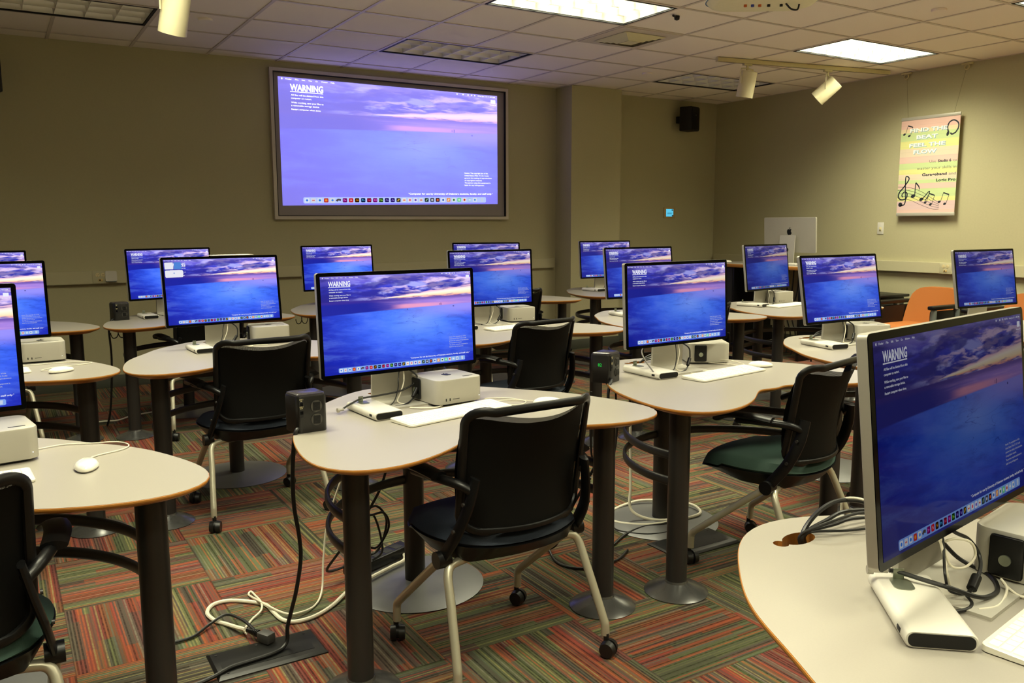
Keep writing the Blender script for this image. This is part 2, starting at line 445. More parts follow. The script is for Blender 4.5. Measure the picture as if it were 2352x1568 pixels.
struct(obj('baseboard_right', nbox((XW-.012, YB, 0), (XW, YW-.012, .105), .003), M_base))

S = .6096; GX, GY = 2.922, 6.368
troffer_cells = {}
TROF = []   # (i, j, lit)
for i in (-5, 0, 5):
    for j, in ((0,), (-3,), (-6,), (-9,), (-12,)):
        TROF.append((i, j, j < 0))
for i, j, l in TROF: troffer_cells[(i, j)] = 1; troffer_cells[(i+1, j)] = 1
vent_cell = (2, -2)
# ceiling tiles as one slab mesh with openings for the light fixtures
bm = bmesh.new()
for i in range(-11, 9):
    for j in range(-15, 3):
        if (i, j) in troffer_cells: continue
        x0, x1 = max(XL, GX+i*S), min(XW, GX+(i+1)*S); y0, y1 = max(YB, GY+j*S), min(YW, GY+(j+1)*S)
        if x1 <= x0 or y1 <= y0: continue
        g = .004
        box(bm, (x0+g, y0+g, ZC+.003), (x1-g, y1-g, ZC+.02))
struct(obj('ceiling', bm, M_tile, smooth=False))
bm = bmesh.new(); box(bm, (XL, YB, ZC+.19), (XW, YW, ZC+.25)); struct(obj('ceiling_deck', bm, M_tile, smooth=False))
bm = bmesh.new()
for i in range(-10, 9):
    x = GX+i*S
    cuts = []
    ys = [YB]
    for j in range(-15, 4):
        y0 = GY+j*S; y1 = y0+S
        if (i-1, j) in troffer_cells and (i, j) in troffer_cells and (i in (-4, 1, 6)):   # bar would cross a fixture
            cuts.append((y0, y1))
    cuts.sort(); a = YB
    for c0, c1 in cuts:
        if c0 > a: box(bm, (x-.012, a, ZC-.002), (x+.012, c0, ZC+.002))
        a = max(a, c1)
    if a < YW: box(bm, (x-.012, a, ZC-.002), (x+.012, YW, ZC+.002))
for j in range(-14, 3):
    y = GY+j*S
    if YB < y < YW: box(bm, (XL, y-.012, ZC-.0025), (XW, y+.012, ZC+.0015))
struct(obj('trim_1', bm, M_tbar, smooth=False))

# ------------------------------------------------------------------ ceiling fixtures
M_louv = pbr('louver_metal', (240, 238, 234), .28, metal=.45, var=.03)
M_louvl = pbr('louver_lit', (158, 155, 144), .5, metal=0, var=.02, emit=(255, 246, 218), es=.12)  # glow of the tubes put into the blades as faint emission
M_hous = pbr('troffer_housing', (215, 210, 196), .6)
M_housu = pbr('troffer_housing_unlit', (200, 196, 186), .5)  # darker copy for unlit fixtures, their missing light put into the colour
M_tubeoff = pbr('tube_off', (200, 200, 195), .3)
M_tubeon = emis('tube_on', (255, 248, 220), 3.0)
WARM = (1.0, .97, .69)
TL = {(0, -3): 'lit ceiling light at the top centre, nearest the projector',
      (5, -3): 'lit ceiling light nearest the poster wall',
      (5, -6): 'lit ceiling light cut by the right edge of the frame',
      (-5, 0): 'unlit ceiling light at the far left beside a spotlight',
      (0, 0): 'unlit ceiling light reflecting purple above the projection screen',
      (5, 0): 'unlit ceiling light behind the track spotlights'}
def troffer(i, j, lit):
    x0, y0 = GX+i*S+.014, GY+j*S+.014; x1, y1 = GX+(i+2)*S-.014, GY+(j+1)*S-.014
    t = empty('ceiling_light', ((x0+x1)/2, (y0+y1)/2, ZC), 0, TL.get((i, j), 'lit ceiling light out of the photographed view'), 'ceiling light', 'recessed grid ceiling lights')
    w, d = (x1-x0)/2, (y1-y0)/2
    bm = bmesh.new()
    H = .15
    for lo, hi in (((-w, -d, H-.01), (w, d, H)), ((-w, -d, 0), (-w+.004, d, H)), ((w-.004, -d, 0), (w, d, H)), ((-w, -d, 0), (w, -d+.004, H)), ((-w, d-.004, 0), (w, d, H))):
        box(bm, lo, hi)
    obj('housing', bm, M_hous if lit else M_housu, t, smooth=False)
    bm = bmesh.new()
    for a, b, c, e in ((-w, -d, w, -d+.016), (-w, d-.016, w, d), (-w, -d, -w+.016, d), (w-.016, -d, w, d)): box(bm, (a, b, -.004), (c, e, .012))
    obj('frame', bm, M_port, t, smooth=False)
    bm = bmesh.new(); lw, ld = w-.018, d-.018; hz = .050
    def blade(p0, p1, n):
        # curved parabolic blade: wide at the top, thin at the bottom
        q = Vector((p1[0]-p0[0], p1[1]-p0[1], 0)); nrm = Vector((-q.y, q.x, 0)).normalized()
        prof = [(0.001, 0.006), (.0025, .02), (.006, .035), (.012, hz)]
        rings = []
        for sgn in (1, -1):
            rings.append([[bm.verts.new((px+nrm.x*o*sgn, py+nrm.y*o*sgn, z)) for (px, py) in (p0, p1)] for o, z in prof])
        for rg in rings:
            for a, b in zip(rg, rg[1:]): bm.faces.new((a[0], a[1], b[1], b[0]))
        bm.faces.new((rings[0][0][0], rings[0][0][1], rings[1][0][1], rings[1][0][0]))
        bm.faces.new((rings[0][-1][0], rings[0][-1][1], rings[1][-1][1], rings[1][-1][0]))
    for a in range(7):
        x = -lw+2*lw*a/6; blade((x, -ld), (x, ld), 0)
    for b in range(4):
        y = -ld+2*ld*b/3; blade((-lw, y), (lw, y), 1)
    obj('louver_grid', bm, M_louvl if lit else M_louv, t)
    for b in range(3):
        y = -ld+2*ld*(b+.5)/3
        bm = bmesh.new(); cyl(bm, (-lw+.02, y, .105), (lw-.02, y, .105), .016, n=12)
        obj('lamp_tube', bm, M_tubeon if lit else M_tubeoff, t)
    if lit:
        L = bpy.data.lights.new('troffer_lamp', 'AREA'); L.shape = 'RECTANGLE'; L.size = 1.12; L.size_y = .5
        L.energy = LAMP_W.get((i, j), 57); L.color = WARM; L.spread = R(147)
        o = bpy.data.objects.new('troffer_lamp', L); C.objects.link(o); o.location = ((x0+x1)/2, (y0+y1)/2, ZC+.074)
LAMP_W = {(5, -3): 84, (5, -6): 66}
for a in TROF: troffer(*a)

# air diffuser vent
t = empty('air_vent', (GX+2.5*S, GY-1.5*S, ZC-.004), 0, 'square air vent set in the ceiling beside the lit light', 'air vent')
bm = bmesh.new(); h = S/2-.012
box(bm, (-h, -h, -.003), (h, h, .004)); obj('backing_plate', bm, M_tbar, t, smooth=False)
for q, (a, zz) in enumerate(((.20, -.006), (.165, -.012), (.13, -.018), (.095, -.024))):
    bm = bmesh.new()
    for k4 in range(4):
        Mx = Matrix.Rotation(k4*PI/2, 4, 'Z')
        vs = [bm.verts.new(Mx @ Vector(p)) for p in ((-a, -a, zz), (a, -a, zz), (a-.022, -a+.022, zz-.012), (-a+.022, -a+.022, zz-.012))]
        bm.faces.new(vs)
        vs = [bm.verts.new(Mx @ Vector(p)) for p in ((-a, -a, zz-.0015), (a, -a, zz-.0015), (a-.022, -a+.022, zz-.0135), (-a+.022, -a+.022, zz-.0135))]
        bm.faces.new(vs)
    obj('louver_ring', bm, M_head, t, smooth=False)
obj('center_cone', nbox((-.06, -.06, -.036), (.06, .06, -.004)), M_head, t, smooth=False)
bm = bmesh.new()
for a, b in ((.19, .150), (.15, .11)): 
    for k4 in range(4):
        Mx = Matrix.Rotation(k4*PI/2, 4, 'Z'); vs = [bm.verts.new(Mx @ Vector(p)) for p in ((-a, -a, -.0035), (a, -a, -.0035), (a-.03, -a+.03, -.0035), (-a+.03, -a+.03, -.0035))]; bm.faces.new(vs)
obj('gap_shade', bm, M_port, t, smooth=False)  # flat black strips paint the shade between the louver rings

def tag_disc(x, y, label):
    bm = bmesh.new(); lathe(bm, [(.05, -.004), (.05, .0), (.001, .0)][::-1] if 0 else [(.046, -.016), (.05, -.012), (.05, 0)], (0, 0, 0), 28)
    o = obj('ceiling_cover_disc', bm, M_tile, loc=(x, y, ZC+.002)); tag(o, label, 'ceiling disc', 'round covers on the ceiling')
tag_disc(1.423, 6.786-.25, 'small round cover on the ceiling right of the left spotlight')
tag_disc(5.722, 3.656, 'round white cover on the ceiling above the poster wall')
tag_disc(5.611, 6.603, 'round cover on the ceiling near the unlit light')
t = empty('ceiling_sensor', (4.282, 4.728, ZC), R(25), 'tiny black fitting poking out of the ceiling by the projector', 'ceiling sensor')
bm = bmesh.new(); lathe(bm, [(.004, -.03), (.018, -.024), (.02, 0)], n=16); obj('body', bm, M_port, t)
obj('fin', nbox((-.075, -.006, -.016), (0, .006, -.004), .002), M_port, t)

# track lights
def track(p0, p1, label):
    p0, p1 = Vector(p0), Vector(p1); d = p1-p0; ang = math.atan2(d.y, d.x); L = d.length
    t = empty('lighting_track', p0, ang, label, 'light track')
    obj('rail', nbox((0, -.018, -.018), (L, .018, .018), .003), M_trk, t)
    obj('slot', nbox((.01, -.006, -.020), (L-.01, .006, -.0175)), M_wire, t, smooth=False)
    obj('end_cap', nbox((-.012, -.02, -.02), (.004, .02, .02), .003), M_trk, t)
    return t
track((5.62, 5.66, 2.822), (7.55, 5.30, 2.822), 'cream lighting track carrying two spotlights near the poster wall')
track((-1.2, 5.38, 2.822), (1.7, 5.38-.02, 2.822), 'cream lighting track above the left spotlight, mostly out of frame')
def spot(x, y, zc, axis, label, s=1.0):
    t = empty('track_spotlight', (x, y, 2.804), 0, label, 'spotlight', 'cream track spotlights')
    c = Vector((0, 0, zc-2.804)); ax = Vector(axis).normalized(); L = .115*s; r = .073*s
    bm = bmesh.new(); a = ax.orthogonal().normalized(); b = ax.cross(a); n = 32; rings = []
    for f_, rr in ((-1.0, .8), (-.97, .95), (-.9, 1), (.94, 1.03), (1.0, 1.03), (1.0, .93), (.4, .80), (.35, .05)):
        rings.append([bm.verts.new(c+ax*L*f_+(a*math.cos(2*PI*i/n)+b*math.sin(2*PI*i/n))*r*rr) for i in range(n)])
    for A, B in zip(rings, rings[1:]):
        for i in range(n): bm.faces.new((A[i], A[(i+1) % n], B[(i+1) % n], B[i]))
    bm.faces.new(rings[0]); bm.faces.new(rings[-1]); obj('lamp_can', bm, M_head, t)
    side = Vector((ax.y, -ax.x, 0)); side = side.normalized() if side.length > .05 else Vector((1, 0, 0))
    w = r*1.14; top = Vector((0, 0, -.05))
    bm = bmesh.new(); tube(bm, [c+side*w, c+side*w*.99+Vector((0, 0, .05)), top+side*w*.98, top-side*w*.98, c-side*w*.99+Vector((0, 0, .05)), c-side*w], .004*s, 8, k=2, sx=1.8); obj('yoke', bm, M_head, t)
    bm = bmesh.new(); cyl(bm, (0, 0, -.055), (0, 0, 0), .012, n=14); obj('stem', bm, M_trk, t)
    obj('track_adapter', nbox((-.045, -.016, -.018), (.045, .016, .0), .003, M=Matrix.Rotation(-.15, 4, 'Z')), M_trk, t)
spot(1.00, 5.37, 2.60, (-.12, .35, -1), 'large cream spotlight hanging near the top left corner', 1.06)
spot(5.93, 5.602, 2.625, (-.02, .22, -1), 'cream track spotlight hanging straight down, left of its neighbour')
spot(6.82, 5.436, 2.62, (-.35, .62, -.62), 'cream track spotlight tilted to the lower left near the poster wall')

# ceiling projector, only its lower rear edge is in view
t = empty('ceiling_projector', (3.80, 3.48, 2.60), R(-34), 'white rounded ceiling projector with coloured ports cut by the top edge', 'projector')
bm = bmesh.new(); prism(bm, rrect(.62, .46, .16, 8), 0, 0, bev=[(0, .05), (.008, .02), (.03, .0), (.10, 0), (.12, .02)])
obj('body', bm, pbr('projector_white', (248, 240, 205), .35), t)
bm = bmesh.new(); tube(bm, [(x, y, .028) for x, y in rrect(.624, .464, .162, 8)], .003, 6, True, 1); obj('blue_trim', bm, pbr('blue_trim', (40, 90, 150), .4), t)
for x, c in ((-.10, (216, 110, 50)), (-.06, (60, 80, 190)), (-.02, (216, 110, 50)), (.03, (30, 30, 30)), (.10, (30, 30, 30))):
    bm = bmesh.new(); cyl(bm, (x, .02, -.012), (x, .02, .004), .009, n=12); obj('port', bm, pbr('port_%d' % int(x*100+50), c, .4), t)
bm = bmesh.new(); tube(bm, [(.12, .0, .0), (.15, .0, -.03), (.19, .02, -.03), (.20, .02, .0)], .005, 8); obj('cable_stub', bm, M_cabb, t)
bm = bmesh.new(); cyl(bm, (0, 0, .115), (0, 0, ZC-2.60), .03); obj('mount_pole', bm, M_trk, t)

# ------------------------------------------------------------------ screen content (shared)
AW, AH = .5967, .3357
PIC = [(232, 240, 255), (224, 226, 236), (220, 232, 252), (196, 60, 60), (232, 232, 224), (84, 74, 70), (120, 10, 110), (206, 34, 50), (48, 24, 6), (4, 22, 60), (110, 6, 34), (120, 0, 110), (20, 66, 14), (30, 10, 90), (34, 10, 100), (60, 54, 40),
       (240, 240, 236), (236, 236, 240), (238, 238, 250), (226, 232, 240), (44, 60, 60), (66, 70, 80), (60, 30, 30), (236, 240, 252), (240, 160, 96), (228, 240, 230), (120, 224, 150), (240, 232, 232), (180, 214, 250), (234, 236, 240)]
GLY = {6: ('Dw', (255, 120, 240)), 7: ('A', (255, 240, 240)), 8: ('Ai', (255, 160, 30)), 9: ('Ps', (90, 190, 255)), 10: ('Id', (255, 70, 120)), 11: ('Xd', (255, 120, 240)), 12: ('Dn', (180, 255, 100)), 13: ('An', (170, 150, 255)), 14: ('Au', (170, 150, 255))}
DOT = {0: (60, 130, 240), 1: (220, 120, 120), 2: (40, 120, 230), 3: (255, 150, 40), 4: (66, 133, 244), 15: (240, 190, 60), 16: (240, 90, 50), 17: (236, 90, 130), 18: (90, 60, 200), 19: (220, 60, 50), 20: (150, 190, 160), 21: (210, 214, 230), 22: (240, 110, 60), 23: (30, 90, 200), 24: (255, 240, 210), 25: (20, 110, 60), 26: (210, 250, 220), 27: (200, 40, 40), 28: (250, 250, 255), 29: (70, 150, 240), 5: (160, 130, 90)}
def screen_text():
    """all the white lettering, in a plane 0..AW x 0..AH (y up)"""
    bm = bmesh.new(); W, H = AW, AH
    Y = lambda v: H*(1-v)
    fruit_logo(bm, W*.016, Y(.0135), H*.017)
    x = .030
    for wd, ww in (('Finder', .026), ('File', .014), ('Edit', .014), ('View', .016), ('Go', .010), ('Window', .028), ('Help', .016)):
        text_bm(bm, wd, W*x, Y(.0195), H*.0105, W*ww, .015); x += ww+.013
    for i, u in enumerate((.795, .825, .85, .868, .884)): disc(bm, W*u, Y(.0135), H*.006, n=10)
    text_bm(bm, 'Wed Jan 15 11:48 AM', W*.988, Y(.0195), H*.0105, W*.09, .01, 'RIGHT')
    text_bm(bm, 'WARNING', W*.047, Y(.099), H*.050, W*.136, .036)
    rect(bm, W*.047, Y(.1115), W*.182, Y(.1055))
    for v, s, w in ((.140, 'All files will be deleted from this', .133), (.164, 'computer on restart.', .084), (.198, 'While working, save your files to', .133), (.221, 'a removable storage device.', .115), (.250, 'Restart computer when done.', .121)):
        text_bm(bm, s, W*.050, Y(v), H*.0125, W*w, .018)
    text_bm(bm, '*Computer for use by University of Delaware students, faculty, and staff only.*', W*.975, Y(.912), H*.0145, W*.425, .02, 'RIGHT')
    # drive icon on the desktop
    rect(bm, W*.966, Y(.072), W*.990, Y(.040), r=.0015); text_bm(bm, 'Macintosh HD', W*.978, Y(.090), H*.0085, W*.034, .01, 'CENTER')
    return bm
def screen_text2():
    bm = bmesh.new(); W, H = AW, AH; Y = lambda v: H*(1-v)
    for v, s, w in ((.722, 'Notice: The copyright law of the', .121), (.744, 'United States (Title 17, U.S. Code)', .125), (.766, 'governs the making of reproductions', .141), (.788, 'of copyrighted material.', .090), (.810, 'The person using this equipment is', .134), (.832, 'liable for any infringement.', .102)):
        text_bm(bm, s, W*.828, Y(v), H*.0115, W*w, .012)
    return bm
def dock_mesh():
    bm = bmesh.new(); W, H = AW, AH; Y = lambda v: H*(1-v); mats = [M_dock]
    def mi(c):
        m = icol(c)
        if m not in mats: mats.append(m)
        return mats.index(m)
    rect(bm, W*.085, Y(.985), W*.938, Y(.935), 0, 0, .004)
    n = len(PIC); x0, x1 = .100, .880; s = .0098*W
    for i, c in enumerate(PIC):
        x = W*(x0+(x1-x0)*i/(n-1)); y = Y(.960)
        if i == 5:                                                    # one icon without a tile: a brown creature shape
            stroke(bm, [(x-s, y-s*.4), (x-s*.2, y+s*.3), (x+s, y+s*.1)], s*.9, mi(c), .00012); continue
        rect(bm, x-s, y-s, x+s, y+s, mi(c), .00012, s*.38)
        if i in GLY:
            text_bm(bm, GLY[i][0], x, y-s*.42, s*.95, s*1.25 if len(GLY[i][0]) > 1 else s*.9, .02, 'CENTER', mi(GLY[i][1]))
        elif i in DOT:
            if i in (1, 16, 19, 28): rect(bm, x-s*.55, y-s*.25, x+s*.55, y+s*.2, mi(DOT[i]), .0002)
            elif i in (15, 20, 24): stroke(bm, [(x-s*.4, y-s*.5), (x+s*.4, y+s*.55)], s*.45, mi(DOT[i]), .0002)
            else: disc(bm, x, y, s*.52, mi(DOT[i]), .0002, 12)
    x = W*.918; flat(bm, [(x-s*.6, Y(.960)-s), (x+s*.6, Y(.960)-s), (x+s*.8, Y(.960)+s), (x-s*.8, Y(.960)+s)], mi((206, 220, 244)), .00012)
    for v in bm.verts:
        if v.co.z == 0 and False: pass
    return bm, mats
ME_T = obj('screen_text', screen_text(), M_txt, smooth=False); ME_T2 = obj('screen_notice', screen_text2(), M_txtl, smooth=False)
for me in (ME_T.data, ME_T2.data):
    for v in me.vertices: v.co.z = .00006
bmd, md = dock_mesh()
# lift letters above tiles
for f in bmd.faces:
    if f.material_index and all(abs(v.co.z) < 1e-9 for v in f.verts):
        for v in f.verts: v.co.z = .00022
ME_D = obj('app_dock', bmd, md, smooth=False)
def flat_uv(w, h):
    bm = bmesh.new(); uvl = bm.loops.layers.uv.new('UVMap')
    vs = [bm.verts.new(p) for p in ((0, 0, 0), (w, 0, 0), (w, h, 0), (0, h, 0))]
    f = bm.faces.new(vs)
    for l, uvv in zip(f.loops, ((0, 0), (1, 0), (1, 1), (0, 1))): l[uvl].uv = uvv
    return bm

# ------------------------------------------------------------------ monitor
PW, PH, PT = .623, .3617, .0195
def place_flat(o, parent, z=0.0):
    """flat art (x right, y up) onto the glass of the panel: panel frame has x right, z up, front = -y"""
    o.parent = parent; o.rotation_euler = (R(90), 0, 0)
    o.location = (-AW/2, -z, (PH-AH)/2+.0)
def build_monitor():
    t = empty('monitor', (0, 0, 0))
    # panel group is tilted about its bottom edge; every part is authored in panel coordinates then transformed
    bm = bmesh.new(); prism(bm, rrect(PW, PH, .009, 5), 0, PT, bev=[(0, .0006), (.0006, 0), (PT-.003, 0), (PT-.0008, .002), (PT, .006)])
    bm.transform(Matrix.Translation((0, 0, PH/2)) @ Matrix.Rotation(R(-90), 4, 'X') @ Matrix.Scale(1, 4)); hous = obj('housing', bm, M_alu, t)
    bm = bmesh.new(); prism(bm, rrect(PW-.0003, PH-.0003, .009, 5), 0, .0014)
    bm.transform(Matrix.Translation((0, -.0012, PH/2)) @ Matrix.Rotation(R(-90), 4, 'X')); obj('bezel_glass', bm, M_blkg, t)
    scr = obj('screen', flat_uv(AW, AH), WP['bright'], t, smooth=False); place_flat(scr, t, .0016)
    for o in (ME_T, ME_T2, ME_D): place_flat(o, t, .00168)
    return t
PAN = build_monitor()
TX = .0
def stand_parts(t):
    """upright plate leaning back, folding into a flat foot; in desk coordinates, panel bottom centre at (0,0,.116)"""
    bm = bmesh.new(); w = .092
    prof = [(.052, .30), (.058, .22), (.064, .12), (.069, .02), (.066, .008), (.055, .004), (-.085, .004)]
    outer = [(y, z) for y, z in prof]; th = .0045
    top = [(y+(th if z > .02 else 0)*2, z if z > .015 else z) for y, z in outer]
    def ring(x):
        o = []
        for i, (y, z) in enumerate(outer): o.append(bm.verts.new((x, y, z+ (th/2 if z < .012 else 0))))
        for y, z in reversed([(.062, .30), (.069, .22), (.075, .12), (.080, .02), (.074, .003), (.060, 0), (-.085, 0)]): o.append(bm.verts.new((x, y, z)))
        return o
    xs = [-w, -w+.002, w-.002, w]; rs = [ring(x) for x in xs]; n = len(rs[0])
    for a, b in zip(rs, rs[1:]):
        for i in range(n): bm.faces.new((a[i], a[(i+1) % n], b[(i+1) % n], b[i]))
    bm.faces.new(rs[0]); bm.faces.new(rs[-1][::-1])
    st = obj('stand', bm, M_alu2, t)
    bm = bmesh.new(); cyl(bm, (0, .062, .15), (0, .0795, .15), .024, n=24); obj('cable_hole_ring', bm, M_blk, st)
    bm = bmesh.new(); cyl(bm, (-.06, .045, .285), (.06, .045, .285), .013, n=16); obj('hinge', bm, M_alu, st)
DIMC = {}
def dimmed(m, k):
    if (m.name, k) not in DIMC:
        c = m.copy(); c.name = m.name+'_dimmed'
        for nd in c.node_tree.nodes:
            if nd.type == 'EMISSION': nd.inputs[1].default_value *= k
        DIMC[(m.name, k)] = c
    return DIMC[(m.name, k)]
def monitor(x, y, yaw, tilt, z, label, wp='bright'):
    t = empty('monitor', (x, y, z), yaw, label, 'monitor', 'desktop monitors on the computer desks')
    Mt = Matrix.Translation((0, 0, .116)) @ Matrix.Rotation(-tilt, 4, 'X')
    for ch in PAN.children:
        c = ch.copy(); C.objects.link(c); c.parent = t
        c.matrix_local = Mt @ ch.matrix_local
        if ch.name.startswith('screen') and 'text' not in ch.name and 'notice' not in ch.name:
            c.data = c.data.copy(); c.data.materials[0] = WP[wp]
        elif wp in ('dim', 'low') and c.name.split('.')[0] in ('screen_text', 'screen_notice', 'app_dock'):
            kk = .55 if wp == 'dim' else .36
            if (ch.name, kk) not in DIMC:
                d = c.data.copy()
                for q in range(len(d.materials)): d.materials[q] = dimmed(d.materials[q], kk)
                DIMC[(ch.name, kk)] = d
            c.data = DIMC[(ch.name, kk)]
    if STAND: 
        for ch in STAND[0].children: dup(ch, t)
    return t
STAND = []
s0 = empty('monitor', (0, 0, 0)); stand_parts(s0); STAND.append(s0)
bpy.context.view_layer.update()

# ------------------------------------------------------------------ desk
FC = [0.5158, 0.0432, -0.0894, 0.1176, -0.0308, -0.0017, 0.0232, -0.0167, 0.0118]
def desk_outline(n=120):
    P = []
    for i in range(n):
        ph = 2*PI*i/n; r = sum(c*math.cos(k*ph) for k, c in enumerate(FC)); P.append((-r*math.sin(ph), r*math.cos(ph)))
    return P
DT, TH = .737, .030
def hole_pts():
    # grommet opening: oval with a small round notch on its left end
    c = (-.008, .490)
    pts = [(.058*math.cos(a), .030*math.sin(a)) for a in (R(-150)+R(300)*i/20 for i in range(21))]
    pts += [(-.068+.019*math.cos(a), .008+.019*math.sin(a)) for a in (R(52)+R(256)*i/12 for i in range(13))]
    return [(c[0]+x*.78, c[1]+y*.85-.012) for x, y in pts]
def desk_top_mesh():
    bm = bmesh.new(); O = desk_outline(); Hh = hole_pts()
    def loop(pts, z): return [bm.verts.new((x, y, z)) for x, y in pts]
    out = []
    for z in (DT, DT-.010):
        a = loop(O, z); b = loop(Hh, z); es = []
        for lp in (a, b):
            for i in range(len(lp)): es.append(bm.edges.new((lp[i], lp[(i+1) % len(lp)])))
        r = bmesh.ops.triangle_fill(bm, edges=es, use_beauty=True, use_dissolve=False)
        out.append((a, b))
    deep = [bm.verts.new((v.co.x, v.co.y, DT-.031)) for v in out[1][1]]
    for A, B in ((out[0][0], out[1][0]), (out[0][1], out[1][1]), (out[1][1], deep)):
        for i in range(len(A)):
            f = bm.faces.new((A[i], A[(i+1) % len(A)], B[(i+1) % len(A)], B[i])); f.material_index = 1
    return bm
def band_mesh():
    bm = bmesh.new(); O = desk_outline(); n = len(O)
    prof = [(-.001, DT-.0006), (.0014, DT-.0014), (.0022, DT-.0045), (.0012, DT-.0085), (-.004, DT-.0125), (-.018, DT-.0185), (-.045, DT-.0280), (-.052, DT-.0300), (-.052, DT-.0110), (-.001, DT-.0098)]
    rings = []
    for i in range(n):
        (ax, ay), (bx, by), (px, py) = O[i-1], O[(i+1) % n], O[i]
        tx, ty = bx-ax, by-ay; L = math.hypot(tx, ty); nx, ny = ty/L, -tx/L
        rings.append([bm.verts.new((px+nx*o, py+ny*o, z)) for o, z in prof])
    for i in range(n):
        A, B = rings[i], rings[(i+1) % n]
        for j in range(len(prof)): bm.faces.new((A[j], A[(j+1) % len(prof)], B[(j+1) % len(prof)], B[j]))
    return bm
def arc3(p0, p1, bulge, n=9, z=0):
    (x0, y0), (x1, y1) = p0, p1; mx, my = (x0+x1)/2, (y0+y1)/2; L = math.hypot(x1-x0, y1-y0); nx, ny = -(y1-y0)/L, (x1-x0)/L
    return [(x0+(x1-x0)*t+nx*bulge*4*t*(1-t), y0+(y1-y0)*t+ny*bulge*4*t*(1-t), z) for t in (i/(n-1) for i in range(n))]
LG = [(-.47, -.225), (.49, -.225)]; LB = (.037, .35)
def make_desk():
    t = empty('computer_desk')
    obj('tabletop', desk_top_mesh(), [M_lam, M_edge], t, smooth=False)
    obj('edge_band', band_mesh(), M_edge, t)
    for p in LG:
        bm = bmesh.new(); cyl(bm, (*p, .03), (*p, DT-TH), .039, n=28); lg = obj('leg', bm, M_leg, t)
        bm = bmesh.new(); lathe(bm, [(.118, 0), (.120, .004), (.105, .014), (.075, .026), (.055, .034), (.043, .040), (.040, .048)], (*p, 0), 40); obj('foot', bm, M_foot, lg)
        bm = bmesh.new(); lathe(bm, [(.042, 0), (.07, .002), (.07, .006)], (*p, DT-TH-.007), 24); obj('mounting_plate', bm, M_leg, lg)
    bm = bmesh.new(); cyl(bm, (*LB, .012), (*LB, DT-TH), .039, n=28); lg = obj('leg', bm, M_leg, t)
    bm = bmesh.new(); lathe(bm, [(.262, 0), (.264, .003), (.25, .007), (.15, .015), (.06, .020), (.042, .022)], (*LB, 0), 56); obj('base_disc', bm, M_disc, lg)
    a0 = math.atan2(-.225+.137, -.47-.01); a1 = math.atan2(-.225+.137, .49-.01)
    for z in (.52, .42):                                             # open C-shaped rings passing through all three legs
        pts = [(.01+.488*math.cos(a), -.137+.488*math.sin(a), z) for a in (a1+(a0+2*PI-a1)*q/28 for q in range(29))]
        bm = bmesh.new(); tube(bm, pts, .011, 12, k=2, sx=.75, sz=1.6, up=(0, 0, 1)); obj('foot_ring', bm, M_leg, t)
    bm = bmesh.new()
    for sg in (-1, 1): tube(bm, [(-.50, -.05, DT-TH-.01), (-.50, -.05, DT-.07), (-.50+sg*.012, -.05, DT-.095), (-.50+sg*.034, -.05, DT-.098), (-.50+sg*.045, -.05, DT-.075), (-.50+sg*.045, -.05, DT-.062)], .0032, 8)
    obj('bag_hook', bm, M_leg, t)
    return t

# ------------------------------------------------------------------ computer, keyboard, mouse, drive, power tower
CW, CH = .197, .095
def make_computer():
    t = empty('desktop_computer')
    bm = bmesh.new(); prism(bm, rrect(CW, CW, .030, 8), 0, 0, bev=[(.006, .004), (.008, 0), (CH-.005, 0), (CH-.0015, .0015), (CH, .006)]); obj('body', bm, M_alu2, t)
    bm = bmesh.new(); prism(bm, rrect(CW-.03, CW-.03, .03, 6), 0, .008); obj('foot_ring', bm, M_port, t)
    bm = bmesh.new(); fruit_logo(bm, 0, 0, .050); solid(bm, .0004); bm.transform(Matrix.Translation((0, 0, CH))); obj('fruit_logo', bm, M_blk, t, smooth=False)
    for x, w in ((-.062, .0022), (-.046, .0022)): obj('port', nbox((x-w, -CW/2-.0003, .018), (x+w, -CW/2+.002, .028)), M_port, t, smooth=False)
    obj('card_slot', nbox((-.034, -CW/2-.0003, .0225), (-.006, -CW/2+.002, .0245)), M_port, t, smooth=False)
    bm = bmesh.new(); cyl(bm, (.080, -CW/2-.0004, .025), (.080, -CW/2+.001, .025), .0012, n=10); obj('power_light', bm, emis('led_white', (255, 255, 255), 2), t)
    obj('asset_label', nbox((.030, -.070, CH), (.072, -.062, CH+.0004)), M_line, t, smooth=False)
    # lock bracket on the left side
    bm = nbox((-CW/2-.009, .010, .012), (-CW/2+.001, .066, .088), .006); lk = obj('lock_bracket', bm, M_blk, t)
    bm = bmesh.new(); cyl(bm, (-CW/2-.013, .038, .045), (-CW/2-.008, .038, .045), .010, n=18); obj('lock_cylinder', bm, M_lock, lk)
    return t
